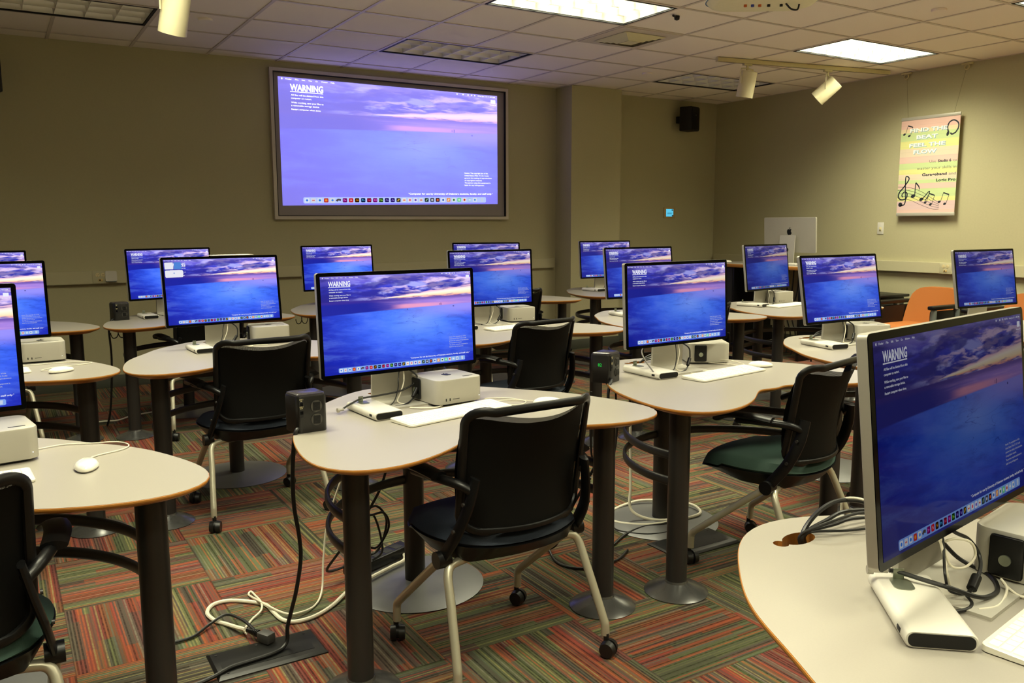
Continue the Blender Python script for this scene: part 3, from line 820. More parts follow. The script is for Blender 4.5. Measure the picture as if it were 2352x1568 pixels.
def make_keyboard():
    t = empty('keyboard'); W, D = .418, .115
    bm = bmesh.new(); o = rrect(W, D, .010, 5); prism(bm, o, 0, 0, bev=[(0, .002), (.0015, 0), (.0055, 0), (.0065, .001)])
    for v in bm.verts: v.co.z += (v.co.y+D/2)/D*.0055 if v.co.z > .003 else 0
    obj('base', bm, M_kbb, t)
    rows = 6
    for r in range(rows):
        y0 = -D/2+.006+r*(D-.012)/rows; y1 = y0+(D-.012)/rows-.0022
        bm = bmesh.new()
        if r == 0: ws = [1, 1, 1, 1.3, 5.2, 1.3, 1, 1, 1, .0, 1, 1, 1, 0, 2, 1, 1]
        elif r == 5: ws = [1.2]+[1]*13+[0]+[1]*3+[0]+[1]*4
        else: ws = [1.2+.25*(4-r)*(r < 5)]+[1]*12+[1.3]+[0]+[1]*3+[0]+[1]*4
        tot = sum(w if w else .35 for w in ws); k = (W-.012)/tot; x = -W/2+.006
        for w in ws:
            ww = (w if w else .35)*k
            if w:
                zb = .0062+(y0+D/2)/D*.0055; zt = .0062+(y1+D/2)/D*.0055
                vs = [(x+.0011, y0, zb), (x+ww-.0011, y0, zb), (x+ww-.0011, y1, zt), (x+.0011, y1, zt)]
                lo = [bm.verts.new(p) for p in vs]; hi = [bm.verts.new((p[0]+(.0006 if i in (0, 3) else -.0006), p[1]+(.0006 if i < 2 else -.0006), p[2]+.0022)) for i, p in enumerate(vs)]
                bm.faces.new(hi)
                for i in range(4): bm.faces.new((lo[i], lo[(i+1) % 4], hi[(i+1) % 4], hi[i]))
            x += ww
        obj('key_row', bm, M_key, t, smooth=False)
    return t
def make_mouse():
    t = empty('computer_mouse')
    bm = bmesh.new(); bmesh.ops.create_uvsphere(bm, u_segments=28, v_segments=16, radius=1)
    for v in bm.verts:
        x, y, z = v.co; e = 1-.10*abs(y)
        v.co = (x*.0305*e, y*.0565, (.006+max(z, -.1)*.020*(1-.15*y)))
    obj('shell', bm, pbr('mouse_white', (250, 246, 232), .15, coat=.6) if 'mouse_white' not in MATS else MATS['mouse_white'], t)
    bm = bmesh.new(); prism(bm, [(.0295*math.cos(a), .055*math.sin(a)) for a in (2*PI*i/28 for i in range(28))], .001, .006, bev=[(.001, .003), (.006, 0)]); obj('base', bm, M_alu, t)
    return t
def make_drive():
    """white slab with rounded ends and a black end cap, cable-lock plate glued on top"""
    t = empty('external_drive'); L, W, H = .225, .106, .027
    pts = rrect(W, H, .0125, 6)
    bm = bmesh.new(); n = len(pts)
    rings = [[bm.verts.new((x*s, y, H/2+z*s2)) for x, z in pts] for y, s, s2 in ((-L/2, .97, .92), (-L/2+.003, 1, 1), (L/2-.003, 1, 1), (L/2, .94, .85))]
    for a, b in zip(rings, rings[1:]):
        for i in range(n): bm.faces.new((a[i], a[(i+1) % n], b[(i+1) % n], b[i]))
    bm.faces.new(rings[0]); bm.faces.new(rings[-1]); obj('body', bm, M_wht, t)
    pe = rrect(W-.010, H-.006, .0095, 6); bm = bmesh.new()
    A = [bm.verts.new((x, -L/2-.0012, H/2+z)) for x, z in pe]; B = [bm.verts.new((x, -L/2+.002, H/2+z)) for x, z in pe]
    bm.faces.new(A); bm.faces.new(B)
    for i in range(len(A)): bm.faces.new((A[i], A[(i+1) % len(A)], B[(i+1) % len(A)], B[i]))
    obj('end_cap', bm, M_blk, t)
    obj('port', nbox((-W/2-.0006, -L/2+.022, .010), (-W/2+.004, -L/2+.042, .019), .002), M_port, t)
    bm = bmesh.new(); prism(bm, [(-.010+p[0], .062+p[1]) for p in rrect(.034, .050, .013, 5)], H-.0002, H+.0012); lp = obj('lock_plate', bm, M_lock, t)
    obj('lock_tab', nbox((-.020, .080, H), (-.002, .083, H+.020), .001), M_lock, lp)
    return t
def make_tower(led=False):
    t = empty('power_outlet_tower'); W, D, H = .098, .088, .116
    pts = []
    for p in rrect(W, D, .016, 5): pts.append(p)
    # rounded back-left bulge
    pts = [(x-(.010*max(0, y/D+.5) if x < 0 else 0), y) for x, y in pts]
    bm = bmesh.new(); prism(bm, pts, 0, H, bev=[(0, .001), (.002, 0), (H-.006, 0), (H-.001, .002)]); obj('body', bm, M_amb, t)
    bm = bmesh.new(); prism(bm, pts, 0, 0, bev=[(H-.002, .003), (H+.004, .004), (H+.007, .012)]); obj('top_cap', bm, M_twtop, t)
    for z in (.081, .039):
        bm = bmesh.new(); cx = .012
        cyl(bm, (cx, -D/2-.003, z), (cx, -D/2+.004, z), .0185, n=26)
        f = obj('socket', bm, pbr('socket_black', (62, 60, 56), .2) if 'socket_black' not in MATS else MATS['socket_black'], t)
        bm = bmesh.new(); box(bm, (cx-.011, -D/2-.0046, z-.0125), (cx+.011, -D/2-.002, z+.0125)); obj('socket_face', bm, M_blk, f, smooth=False)
        bm = bmesh.new(); 
        for dz in (-.0055, .0055): box(bm, (cx-.006, -D/2-.0049, z+dz-.0012), (cx-.001, -D/2-.0040, z+dz+.0012))
        cyl(bm, (cx+.0055, -D/2-.0049, z), (cx+.0055, -D/2-.0040, z), .0022, n=10); obj('socket_slots', bm, M_port, f, smooth=False)
    obj('data_strip', nbox((-W/2+.006, -D/2-.0012, .050), (-W/2+.020, -D/2+.002, .110), .001), M_port, t)
    for z, s in ((.105, 'LINE 1'), (.100, 'IN'), (.082, 'LINE 1'), (.077, 'OUT')):
        bm = bmesh.new(); text_bm(bm, s, 0, 0, .0034, None, .01, 'CENTER'); solid(bm, .0003); bm.transform(Matrix.Translation((-W/2+.013, -D/2-.0014, z)) @ Matrix.Rotation(R(90), 4, 'X')); obj('lettering', bm, M_outl, t, smooth=False)
    for z in (.092, .066): obj('jack', nbox((-W/2+.009, -D/2-.0018, z-.006), (-W/2+.018, -D/2-.001, z+.004)), M_blkg, t, smooth=False)
    if led:
        bm = bmesh.new()
        text_bm(bm, '82', 0, 0, .0125, .017, .01, 'CENTER'); solid(bm, .0005)
        bm.transform(Matrix.Translation((-W/2-.0064, .0, .068)) @ Matrix.Rotation(R(-90), 4, 'Z') @ Matrix.Rotation(R(90), 4, 'X')); obj('green_display', bm, emis('led_green', (50, 220, 80), .7), t, smooth=False)
    return t

# ------------------------------------------------------------------ office chair
def surf(s, u):
    """back surface: s across -1..1, u up 0..1"""
    z = .474+u*.378
    w = .212+.024*math.sin(min(1, u/.8)*PI*.62)-.010*u
    y = -.245-.072*u+.030*math.sin(u*PI)+.078*s*s+.020*u*u*0
    return Vector((s*w, y, z-.006+.046*s*s*u))
def rr_param(n=10, r=.30, ex=1.0, r2=.16):
    pts = []
    for cx, cy, a0, rx, ry in ((1-r, 1-r2*1.1, 0, r, r2*1.1), (-1+r, 1-r2*1.1, 90, r, r2*1.1), (-1+r, r2, 180, r, r2), (1-r, r2, 270, r, r2)):
        for i in range(n+1):
            a = R(a0+90*i/n); pts.append(((cx+rx*math.cos(a)), (cy+ry*math.sin(a))))
    return pts
def make_chair(seatmat):
    t = empty('office_chair')
    # seat cushion and underside shell
    def seat(mat, name, z0, thick, grow, drop):
        bm = bmesh.new(); n = 16; V = []
        for i in range(n+1):
            row = []
            for j in range(n+1):
                a, b = -1+2*i/n, -1+2*j/n
                # squircle mapping
                x = a*math.sqrt(1-.40*b*b)*(.256+grow); y = b*math.sqrt(1-.38*a*a)*(.235+grow)
                e = max(abs(a), abs(b)); edge = math.sqrt(max(0, 1-e**6))
                z = z0+thick*edge-.012*math.cos(x*6)*(1-e*e)-(.018*max(0, b)**3)+.012*abs(a)**3*(b < .5)
                row.append((x, y, z))
            V.append(row)
        top = [[bm.verts.new(p) for p in row] for row in V]
        bot = [[bm.verts.new((p[0]*.97, p[1]*.97, z0-drop*(1-.8*max(0, -1+2*j/n))*(math.sqrt(max(0, 1-(max(abs(-1+2*i/n), abs(-1+2*j/n)))**5)))-(.018*max(0, -1+2*j/n)**3))) for j, p in enumerate(row)] for i, row in enumerate(V)]
        for g, fl in ((top, 0), (bot, 1)):
            for i in range(n):
                for j in range(n):
                    q = (g[i][j], g[i+1][j], g[i+1][j+1], g[i][j+1]); bm.faces.new(q[::-1] if fl else q)
        rim = [(i, 0) for i in range(n)]+[(n, j) for j in range(n)]+[(i, n) for i in range(n, 0, -1)]+[(0, j) for j in range(n, 0, -1)]
        for a, b in zip(rim, rim[1:]+rim[:1]): bm.faces.new((top[a[0]][a[1]], top[b[0]][b[1]], bot[b[0]][b[1]], bot[a[0]][a[1]]))
        return obj(name, bm, mat, t)
    seat(seatmat, 'seat', .438, .044, 0, .024)
    seat(M_blk, 'seat_shell', .430, .010, .003, .060)
    # back frame following the curved surface
    bm = bmesh.new(); pr = rr_param(8, .30, 1, .13)
    P = [surf(s*.965, .035+u*.93) for s, u in pr]
    tube(bm, P, .0125, 10, True, 1, sx=.8, sz=1.1, up=None); obj('back_frame', bm, M_blk, t)
    bm = bmesh.new(); n = 18; g = []
    def grid(u0, u1, sh, dy, nn=18):
        V = []
        for i in range(nn+1):
            row = []
            for j in range(nn+1):
                a, b = -1+2*i/nn, -1+2*j/nn
                s = a*math.sqrt(1-.16*b**8); u = .5+.5*b*math.sqrt(1-.12*a**8)
                p = surf(s*sh, u0+u*(u1-u0)); p.y += dy; row.append(bm.verts.new(p))
            V.append(row)
        for i in range(nn):
            for j in range(nn): bm.faces.new((V[i][j], V[i+1][j], V[i+1][j+1], V[i][j+1]))
    grid(.05, .955, .95, 0); obj('back_mesh', bm, M_mesh, t)
    bm = bmesh.new(); grid(.03, .905, .965, .014); bmesh.ops.solidify(bm, geom=bm.faces[:], thickness=.004); obj('lumbar_panel', bm, pbr('lumbar_black', (8, 8, 8), .6, spec=.15) if 'lumbar_black' not in MATS else MATS['lumbar_black'], t)
    bm = bmesh.new(); P = [surf(s, .05) + Vector((0, -.006, 0)) for s in [-.85+1.7*i/10 for i in range(11)]]; tube(bm, P, .0065, 8, k=2, sx=.8, sz=1.3, up=(0, 0, 1)); obj('lower_back_bar', bm, M_blk, t)
    for sg in (-1, 1):
        bm = bmesh.new(); tube(bm, [(sg*.195, -.235, .66), (sg*.212, -.225, .58), (sg*.232, -.19, .49), (sg*.245, -.13, .405), (sg*.245, -.125, .39)], .017, 10, sx=.55, sz=1.3, up=(0, 1, .3))
        br = obj('back_bracket', bm, M_blk, t)
        for q in ((sg*.226, -.222, .585), (sg*.244, -.195, .50)):
            bm = bmesh.new(); cyl(bm, q, (q[0]+sg*.006, q[1], q[2]), .006, n=12); obj('bolt', bm, M_leg, br)
        bm = bmesh.new(); cyl(bm, (sg*.225, -.125, .395), (sg*.268, -.125, .395), .026, n=24); obj('pivot_hub', bm, M_blk, t)
        # armrest: short curved arm, pad on top
        bm = bmesh.new(); tube(bm, [(sg*.200, -.225, .62), (sg*.232, -.19, .640), (sg*.262, -.10, .645), (sg*.270, .0, .640)], .014, 10, sx=1.1, sz=1.0, up=(0, 0, 1)); ar = obj('armrest', bm, M_blk, t)
        bm = bmesh.new(); tube(bm, [(sg*.262, -.14, .655), (sg*.275, -.06, .662), (sg*.274, .03, .655), (sg*.262, .085, .632)], .024, 12, sx=1.25, sz=.5, up=(0, 0, 1)); obj('arm_pad', bm, M_blk, ar)
        # legs
        for nm, pts, cp in (('rear', [(sg*.10, -.135, .385), (sg*.19, -.138, .383), (sg*.238, -.148, .365), (sg*.252, -.185, .28), (sg*.270, -.248, .125), (sg*.2725, -.256, .098), (sg*.273, -.257, .068)], (sg*.273, -.262)),
                            ('front', [(sg*.247, -.125, .392), (sg*.247, -.06, .345), (sg*.243, .16, .165), (sg*.242, .198, .130), (sg*.242, .203, .105), (sg*.242, .204, .068)], (sg*.242, .212))):
            bm = bmesh.new(); tube(bm, pts, .0135, 12, k=4); lg = obj('leg', bm, M_champ, t)
            bm = bmesh.new(); cx, cy = cp
            for s2 in (-1, 1):
                d = Vector((math.cos(.5*sg), math.sin(.5*sg), 0)); c = Vector((cx, cy-.012, .028)); 
                cyl(bm, c+d*s2*.005, c+d*s2*.024, .0275, .0235, n=22)
            cyl(bm, (cx, cy, .035), (cx, cy, .075), .009, n=12)
            c = Vector((cx, cy-.008, .030)); d = Vector((math.cos(.5*sg), math.sin(.5*sg), 0)); cyl(bm, c-d*.012, c+d*.012, .0225, n=18)
            obj('caster', bm, M_rub, lg)
    bm = bmesh.new(); tube(bm, [(-.12, -.135, .385), (.12, -.135, .385)], .0135, 12, k=1); obj('crossbar', bm, M_champ, t)
    return t

# ------------------------------------------------------------------ stations
ST = {   # monitor x, y, yaw, tilt, wallpaper, desk x, y, yaw
 'A': dict(m=(1.225, 2.751, 3.7, 3.0, 'bright'), d=(1.289, 2.494, 4.4), lab='front centre computer desk with keyboard, mouse and grey outlet tower', mlab='large bright monitor on the front centre desk', side=True),
 'B': dict(m=(2.531, 2.732, 3.3, 3.1, 'mid'), d=(2.558, 2.518, 4.3), lab='computer desk where the green-seated chair is pulled up', mlab='monitor on the desk of the green-seated chair', side=True),
 'K': dict(m=(1.407, .791, 9.2, 6.2, 'low'), d=(1.436, .63, 8.1), lab='nearest computer desk, cut by the bottom right corner, cable hole showing', mlab='closest and largest monitor, seen sharply from its left, at the right edge', side=False),
 'C': dict(m=(1.033, 4.604, 6.9, 6.3, 'bright'), d=(1.055, 4.325, 4.0), lab='computer desk under the monitor with white pop-up panels', mlab='monitor showing white pop-up panels at its top left', side=False),
 'D': dict(m=(-.105, 4.50, 5, 6, 'bright'), d=(-.195, 4.334, 4), lab='middle computer desk at the left edge, whose right tip nearly meets the next desk', mlab='middle one of the three monitors cut by the left edge', side=False),
 'E': dict(m=(-.262, 2.73, 5, 4, 'bright'), d=(-.212, 2.47, 6.3), lab='near computer desk at the left edge with white mouse on it', mlab='nearest of the three monitors cut by the left edge', side=False),
 'F': dict(m=(-.125, 6.42, 5, 5, 'bright'), d=(-.10, 6.16, 5), lab='farthest computer desk at the left edge by the front wall', mlab='farthest of the three monitors cut by the left edge', side=False),
 'G': dict(m=(1.077, 6.43, 14.9, 4.8, 'bright'), d=(1.157, 6.17, 5), lab='back row computer desk with black outlet tower and bag hook near the left', mlab='back row monitor partly hidden by the one with pop-up panels', side=False, hook=True),
 'H': dict(m=(2.369, 6.531, 5, 5.4, 'bright'), d=(2.44, 6.30, 4), lab='back row computer desk with bag hook, behind the bright front centre monitor', mlab='back row monitor just below the left half of the projection screen', side=False, hook=True),
 'I': dict(m=(2.726, 4.691, .1, 3.4, 'mid'), d=(2.67, 4.37, 3), lab='computer desk just behind the front centre monitor, keyboard on it', mlab='monitor directly behind the front centre monitor, overlapping a farther one', side=False),
 'J': dict(m=(3.79, 6.62, -18, 5, 'mid'), d=(3.69, 6.22, 0), lab='back row computer desk mostly hidden, its right end showing beside the wall column', mlab='farthest monitor, only its top strip showing above another', side=False),
 'L': dict(m=(5.11, 6.566, -.3, 5.4, 'mid'), d=(5.10, 6.38, 2), lab='back row computer desk standing in front of the wall column', mlab='small back row monitor in front of the wall column', side=True),
 'M': dict(m=(3.937, 4.651, -.2, 6.8, 'mid'), d=(3.94, 4.39, 3), lab='computer desk right behind the monitor of the green-seated chair desk', mlab='monitor half hidden, between the column monitor and the green chair desk monitor', side=False),
 'N': dict(m=(5.243, 4.642, 10.1, 7, 'dim'), d=(5.21, 4.37, 4), lab='computer desk in front of the tall instructor desk', mlab='dimmer monitor in front of the large display seen from behind', side=True),
 'O': dict(m=(3.863, 2.888, -.4, 10.3, 'mid'), d=(3.89, 2.66, 0), lab='computer desk behind the closest monitor, right of the green-seated chair', mlab='monitor left of the orange lounge chair, tilted back', side=False),
 'P': dict(m=(5.324, 2.941, -2.5, 9.1, 'dim'), d=(5.35, 2.70, 0), lab='computer desk at the right edge, hidden behind the closest monitor', mlab='monitor beside the orange lounge chair, above the closest monitor', side=False),
}
DESK0 = make_desk(); first = True
for k, s in ST.items():
    skip = set()
    if not s.get('hook'): skip.add('bag_hook')
    t = dup(DESK0, None, skip)
    t.location = (s['d'][0], s['d'][1], 0); t.rotation_euler = (0, 0, R(s['d'][2]))
    tag(t, s['lab'], 'desk', 'three-legged computer desks'); s['desk'] = t
    monitor(s['m'][0], s['m'][1], R(s['m'][2]), R(s['m'][3]), DT, s['mlab'], s['m'][4])
def purge(o):
    for c in list(o.children): purge(c)
    bpy.data.objects.remove(o)
purge(DESK0)

# pop-up panels on station C
mon = [o for o in C.objects if o.get('label') == ST['C']['mlab']][0]
M_popw = emis('popup_white', (240, 240, 250), .95); M_popb = emis('popup_blue', (84, 140, 226), .9)
bm = bmesh.new(); W, H = AW, AH; Yv = lambda v: H*(1-v)
rect(bm, W*.008, Yv(.145), W*.080, Yv(.040), 0, .0003, .003); rect(bm, W*.008, Yv(.270), W*.158, Yv(.160), 0, .0003, .006)
rect(bm, W*.086, Yv(.145), W*.148, Yv(.040), 1, .0003, .003); disc(bm, W*.083, Yv(.205), W*.005, 1, .0004)
pp = obj('popup_panels', bm, [M_popw, M_popb], mon, smooth=False)
tgt = [c for c in mon.children if c.name.startswith('screen_text')][0]
pp.matrix_basis = tgt.matrix_basis.copy()

def clone(src, loc, rz, label, cat, group, sc_=None, skip=()):
    t = dup(src, None, skip); t.location = loc; t.rotation_euler = (0, 0, R(rz)); tag(t, label, cat, group)
    if sc_: t.scale = (sc_,)*3
    return t
Z0 = DT+.0008
# computers
K0 = make_computer(); G_ = 'small silver desktop computers'
for x, y, r, l in ((1.375, 2.712, 6, 'silver desktop computer on the front centre desk, fruit logo on top'),
                   (2.81, 2.865, 58.6, 'silver desktop computer turned sideways on the desk of the green-seated chair'),
                   (1.262, 4.64, -4, 'silver desktop computer on the desk whose monitor shows pop-up panels'),
                   (2.955, 4.765, -8, 'silver desktop computer on the desk behind the front centre monitor'),
                   (5.40, 4.70, -5, 'silver desktop computer in front of the tall instructor desk'),
                   (4.05, 2.90, -24, 'silver desktop computer left of the orange lounge chair'),
                   (1.600, .742, 11, 'closest silver desktop computer, at the right edge beside the closest monitor'),
                   (.158, 4.585, 2, 'silver desktop computer on the middle left-edge desk'),
                   (-.043, 2.677, 9, 'silver desktop computer on the near left-edge desk')):
    clone(K0, (x, y, Z0), r, l, 'computer', G_)
purge(K0)
# keyboards
K0 = make_keyboard()
for x, y, r, l, s_ in ((1.290, 2.490, 12, 'white keyboard on the front centre desk', 1.06), (2.622, 2.545, 8.4, 'white keyboard on the desk of the green-seated chair', 1.05),
                   (2.735, 4.42, 8, 'white keyboard on the desk behind the front centre monitor', 1.03), (5.27, 4.47, 8, 'white keyboard in front of the tall instructor desk', 1.05),
                   (1.436, .625, 9, 'closest white keyboard, cut by the right edge', 1.0), (-.165, 2.41, 5, 'white keyboard cut by the left edge, on the near left-edge desk', 1.0), (-.11, 4.235, 5, 'white keyboard behind the silver frame on the middle left-edge desk', 1.0)):
    clone(K0, (x, y, Z0), r, l, 'keyboard', 'white wired keyboards', s_)
purge(K0)
# mice with their cords
K0 = make_mouse()
def mouse(x, y, r, l, cord):
    t = clone(K0, (x, y, Z0), r, l, 'computer mouse', 'white wired mice')
    bm = bmesh.new(); tube(bm, [Vector(p) for p in cord], .0019, 8, k=6)
    c = obj('mouse_cord', bm, M_cabw); c.parent = t; c.matrix_parent_inverse = t.matrix_basis.inverted() if False else Matrix.Identity(4)
    inv = (Matrix.Translation(t.location) @ Matrix.Rotation(R(r), 4, 'Z')).inverted()
    c.data.transform(inv)
zc = DT+.003
mouse(1.655, 2.455, -112, 'white mouse on the front centre desk, looped cord', [(1.62, 2.50, zc+.004), (1.59, 2.56, zc), (1.53, 2.585, zc), (1.50, 2.54, zc), (1.55, 2.49, zc), (1.60, 2.52, zc+.002), (1.585, 2.60, zc), (1.53, 2.64, zc), (1.50, 2.645, zc)])
mouse(2.905, 2.605, -121, 'white mouse on the desk of the green-seated chair', [(2.86, 2.66, zc+.005), (2.82, 2.715, zc+.02), (2.80, 2.77, zc+.01), (2.78, 2.80, zc), (2.76, 2.76, zc+.006), (2.81, 2.70, zc+.004), (2.83, 2.67, zc)])
mouse(.215, 4.15, -65, 'white mouse on the middle left-edge desk', [(.165, 4.18, zc+.004), (.14, 4.23, zc), (.20, 4.29, zc), (.30, 4.31, zc), (.355, 4.36, zc), (.25, 4.42, zc), (.14, 4.42, zc), (.06, 4.42, zc)])
mouse(.168, 2.44, -8, 'white mouse on the near left-edge desk, cord curling behind it', [(.175, 2.50, zc+.004), (.20, 2.55, zc), (.27, 2.585, zc), (.295, 2.63, zc), (.27, 2.685, zc), (.20, 2.71, zc), (.13, 2.735, zc), (.06, 2.715, zc)])
purge(K0)
# drives
K0 = make_drive()
for x, y, r, l, s_ in ((1.067, 2.645, 4, 'white external drive with black end on the front centre desk', 1.0), (2.352, 2.715, 0, 'white external drive with black end on the desk of the green-seated chair', 1.05),
                   (1.247, .765, -41, 'closest white external drive, in the bottom right corner', 1.0), (3.665, 2.865, -10, 'white external drive on the desk behind the closest monitor', 1.05),
                   (.868, 4.475, 3, 'white external drive on the desk whose monitor shows pop-up panels', .95), (.885, 6.31, 4, 'white external drive on the back row desk with outlet tower', .95),
                   (5.015, 4.60, 12, 'external drive with black end in front of the tall instructor desk', 1.0), (4.90, 6.50, 5, 'external drive on the back row desk at the wall column', 1.0),
                   (3.73, 4.60, -5, 'white external drive on the desk behind the green chair desk monitor', 1.0), (2.43, 4.57, 5, 'white external drive on the desk behind the front centre monitor', 1.0)):
    clone(K0, (x, y, Z0), r, l, 'external drive', 'white external drives', s_)
purge(K0)
# outlet towers
t = make_tower(); t.location = (.803, 2.545, Z0); t.rotation_euler = (0, 0, R(4)); tag(t, 'dark outlet tower with two sockets on the left tip of the front centre desk', 'outlet tower', 'desk outlet towers')
t2 = make_tower(True); t2.location = (2.103, 2.700, Z0); t2.rotation_euler = (0, 0, R(26)); tag(t2, 'outlet tower with green digits beside the green chair desk monitor', 'outlet tower', 'desk outlet towers')
t3 = clone(t, (.705, 6.27, Z0), 12, 'black outlet tower on a back row desk near the left wall outlet', 'outlet tower', 'desk outlet towers')

# chairs
K1 = make_chair(M_seatb)
K2 = dup(K1)
for c in K2.children:
    if c.name.startswith('seat') and 'shell' not in c.name: c.data = c.data.copy(); c.data.materials[0] = M_seatg
for src, x, y, r, l in ((K1, 1.305, 2.27, 2, 'black mesh-back rolling chair at the front centre desk'), (K2, 2.62, 2.285, 14, 'black mesh-back rolling chair with a green seat'),
                        (K1, 1.02, 4.10, 3, 'black mesh-back chair at the desk whose monitor shows pop-up panels'), (K1, 2.50, 4.02, 10, 'black mesh-back chair between the front centre monitor and the green digits tower'),
                        (K2, -.195, 2.245, 0, 'black mesh-back chair cut by the left edge, nearest of all'), (K1, 1.16, 5.93, 4, 'dark chair behind the monitor with pop-up panels'),
                        (K1, -.12, 5.99, 4, 'chair far back at the left edge, one pale leg showing'), (K1, 3.55, 5.92, 0, 'dark chair whose back shows right of the monitor behind the front centre one'),
                        (K1, 3.90, 4.20, 4, 'dark chair whose edge shows right of the green chair desk monitor'), (K1, 3.84, 2.42, 12, 'chair mostly hidden behind the closest monitor')):
    clone(src, (x, y, 0), r, l, 'office chair', 'black mesh-back rolling chairs')
ME_DATA = (ME_T.data, ME_T2.data, ME_D.data)
purge(K1); purge(K2); purge(PAN); purge(s0)

t = obj('paper_sheet', nbox((-.11, -.035, 0), (.11, .055, .0012)), M_key, None, smooth=False, loc=(1.085, 4.655, 1.2165), rot=(0, 0, R(7)))
tag(t, 'white sheet lying on top of the monitor with pop-up panels', 'paper')
# ------------------------------------------------------------------ projection screen
def fw(x, z, y=YW): k = y/7.95; return (x*k, 1.375+(z-1.375)*k)
t = empty('projection_screen', (3.485, YW, 2.105), 0, 'large wall-mounted projection screen glowing purple blue on the front wall', 'projection screen')
w, h = 1.255, .678
bm = bmesh.new()
for lo, hi in (((-w, -.045, -h), (w, -.0, -h+.030)), ((-w, -.045, h-.030), (w, 0, h)), ((-w, -.045, -h+.030), (-w+.030, 0, h-.030)), ((w-.030, -.045, -h+.030), (w, 0, h-.030))): box(bm, lo, hi)
obj('frame', bm, M_scrf, t, smooth=False)
bm = bmesh.new()
for lo, hi in (((-w+.030, -.044, -h+.030), (w-.030, -.012, -h+.037)), ((-w+.030, -.044, h-.037), (w-.030, -.012, h-.030)), ((-w+.030, -.044, -h+.037), (-w+.037, -.012, h-.037)), ((w-.037, -.044, -h+.037), (w-.030, -.012, h-.037))): box(bm, lo, hi)
obj('frame_gasket', bm, M_line, t, smooth=False)
obj('screen_surface', nbox((-w+.030, -.014, -h+.030), (w-.030, -.006, h-.030)), M_scrb, t, smooth=False)
# projected picture is keystoned slightly: four corners
c4 = [(-1.172, -.552), (1.135, -.515), (1.135, .600), (-1.172, .606)]
def keystone(me, lift):
    for v in me.vertices:
        u, vv = v.co.x/AW, v.co.y/AH
        x = (1-u)*((1-vv)*c4[0][0]+vv*c4[3][0])+u*((1-vv)*c4[1][0]+vv*c4[2][0])
        z = (1-u)*((1-vv)*c4[0][1]+vv*c4[3][1])+u*((1-vv)*c4[1][1]+vv*c4[2][1])
        v.co = (x, -.016-lift-v.co.z*4, z)
bmg = bmesh.new(); uvl = bmg.loops.layers.uv.new('UVMap')
V = [[bmg.verts.new((AW*i/16, AH*j/9, 0)) for j in range(10)] for i in range(17)]
for i in range(16):
    for j in range(9):
        f = bmg.faces.new((V[i][j], V[i+1][j], V[i+1][j+1], V[i][j+1]))
        for l, (a, b) in zip(f.loops, ((i, j), (i+1, j), (i+1, j+1), (i, j+1))): l[uvl].uv = (a/16, b/9)
pi_ = obj('projected_picture', bmg, WP['proj'], t, smooth=False); keystone(pi_.data, 0)  # projector light painted as emission on the picture mesh
M_ptx = emis('projected_white', (255, 255, 255), 1.5); M_pdk = emis('projected_dock_bar', (170, 186, 255), 1.25)
for src, nm in zip(ME_DATA, ('projected_text', 'projected_notice', 'projected_dock')):
    dd = src.copy(); dd.materials[0] = {'projected_text': M_ptx, 'projected_notice': M_ptx, 'projected_dock': M_pdk}[nm]; o = bpy.data.objects.new(nm, dd); C.objects.link(o); o.parent = t; keystone(o.data, .0012)

# ------------------------------------------------------------------ wall things
def raceway(name, lo, hi, label, axis):
    t = empty(name, lo, 0, label, 'raceway', 'wall cable raceways')
    bm = bmesh.new(); box(bm, (0, 0, 0), tuple(hi[i]-lo[i] for i in range(3))); bmesh.ops.bevel(bm, geom=bm.edges[:], offset=.004, segments=2, affect='EDGES'); obj('channel', bm, M_race, t)
    return t
rz0, rz1 = .892, .998
rw = raceway('wall_raceway', (XL, YW-.045, rz0), (5.335, YW, rz1), 'long painted cable raceway along the front wall below the projection screen', 0)
obj('end_cap', nbox((8.527, -.002, -.002), (8.537, .045, .108), .002), M_race, rw)
rr2 = raceway('wall_raceway', (XW-.045, -1.5, rz0), (XW, 7.79, rz1), 'painted cable raceway along the right wall below the poster', 1)
def duplex(t, x, z, parent, ax):
    pass
def outlet(loc, rz, label):
    t = empty('wall_outlet', loc, rz, label, 'wall outlet', 'outlets set in the wall raceways')
    obj('cover_plate', nbox((-.06, -.004, -.052), (.06, 0, .052), .002), M_race, t)
    bm = bmesh.new()
    for x in (-.020, .020): cyl(bm, (x, -.0065, .020), (x, -.003, .020), .016, n=20)
    s = obj('socket', bm, M_outl, t)
    bm = bmesh.new()
    for x in (-.020, .020):
        for dx in (-.006, .006): box(bm, (x+dx-.0012, -.0072, .018), (x+dx+.0012, -.006, .026))
        cyl(bm, (x, -.0072, .011), (x, -.006, .011), .0025, n=8)
    obj('socket_slots', bm, M_port, s, smooth=False)
    j = obj('data_jack', nbox((-.018, -.007, -.034), (.018, -.003, -.014), .001), M_thb, t)
    obj('jack_opening', nbox((-.010, -.0076, -.030), (.000, -.0065, -.018)), M_port, j, smooth=False)
outlet((.745, YW-.045, .947), 0, 'round-socket outlet with yellow jack beside the white wall box')
outlet((XW-.045, 4.72, .945), R(-90), 'outlet with yellow jack in the right wall raceway by the orange lounge chair')
t = empty('wall_router', (.825, YW-.045, .955), 0, 'small white square network box plugged into the left wall raceway', 'network box')
bm = bmesh.new(); o = rrect(.088, .085, .012, 5); prism(bm, o, 0, .028); bm.transform(Matrix.Rotation(R(90), 4, 'X')); obj('body', bm, M_wht, t)
obj('base_strip', nbox((-.040, -.030, -.046), (.040, -.002, -.041), .001), M_armg, t)
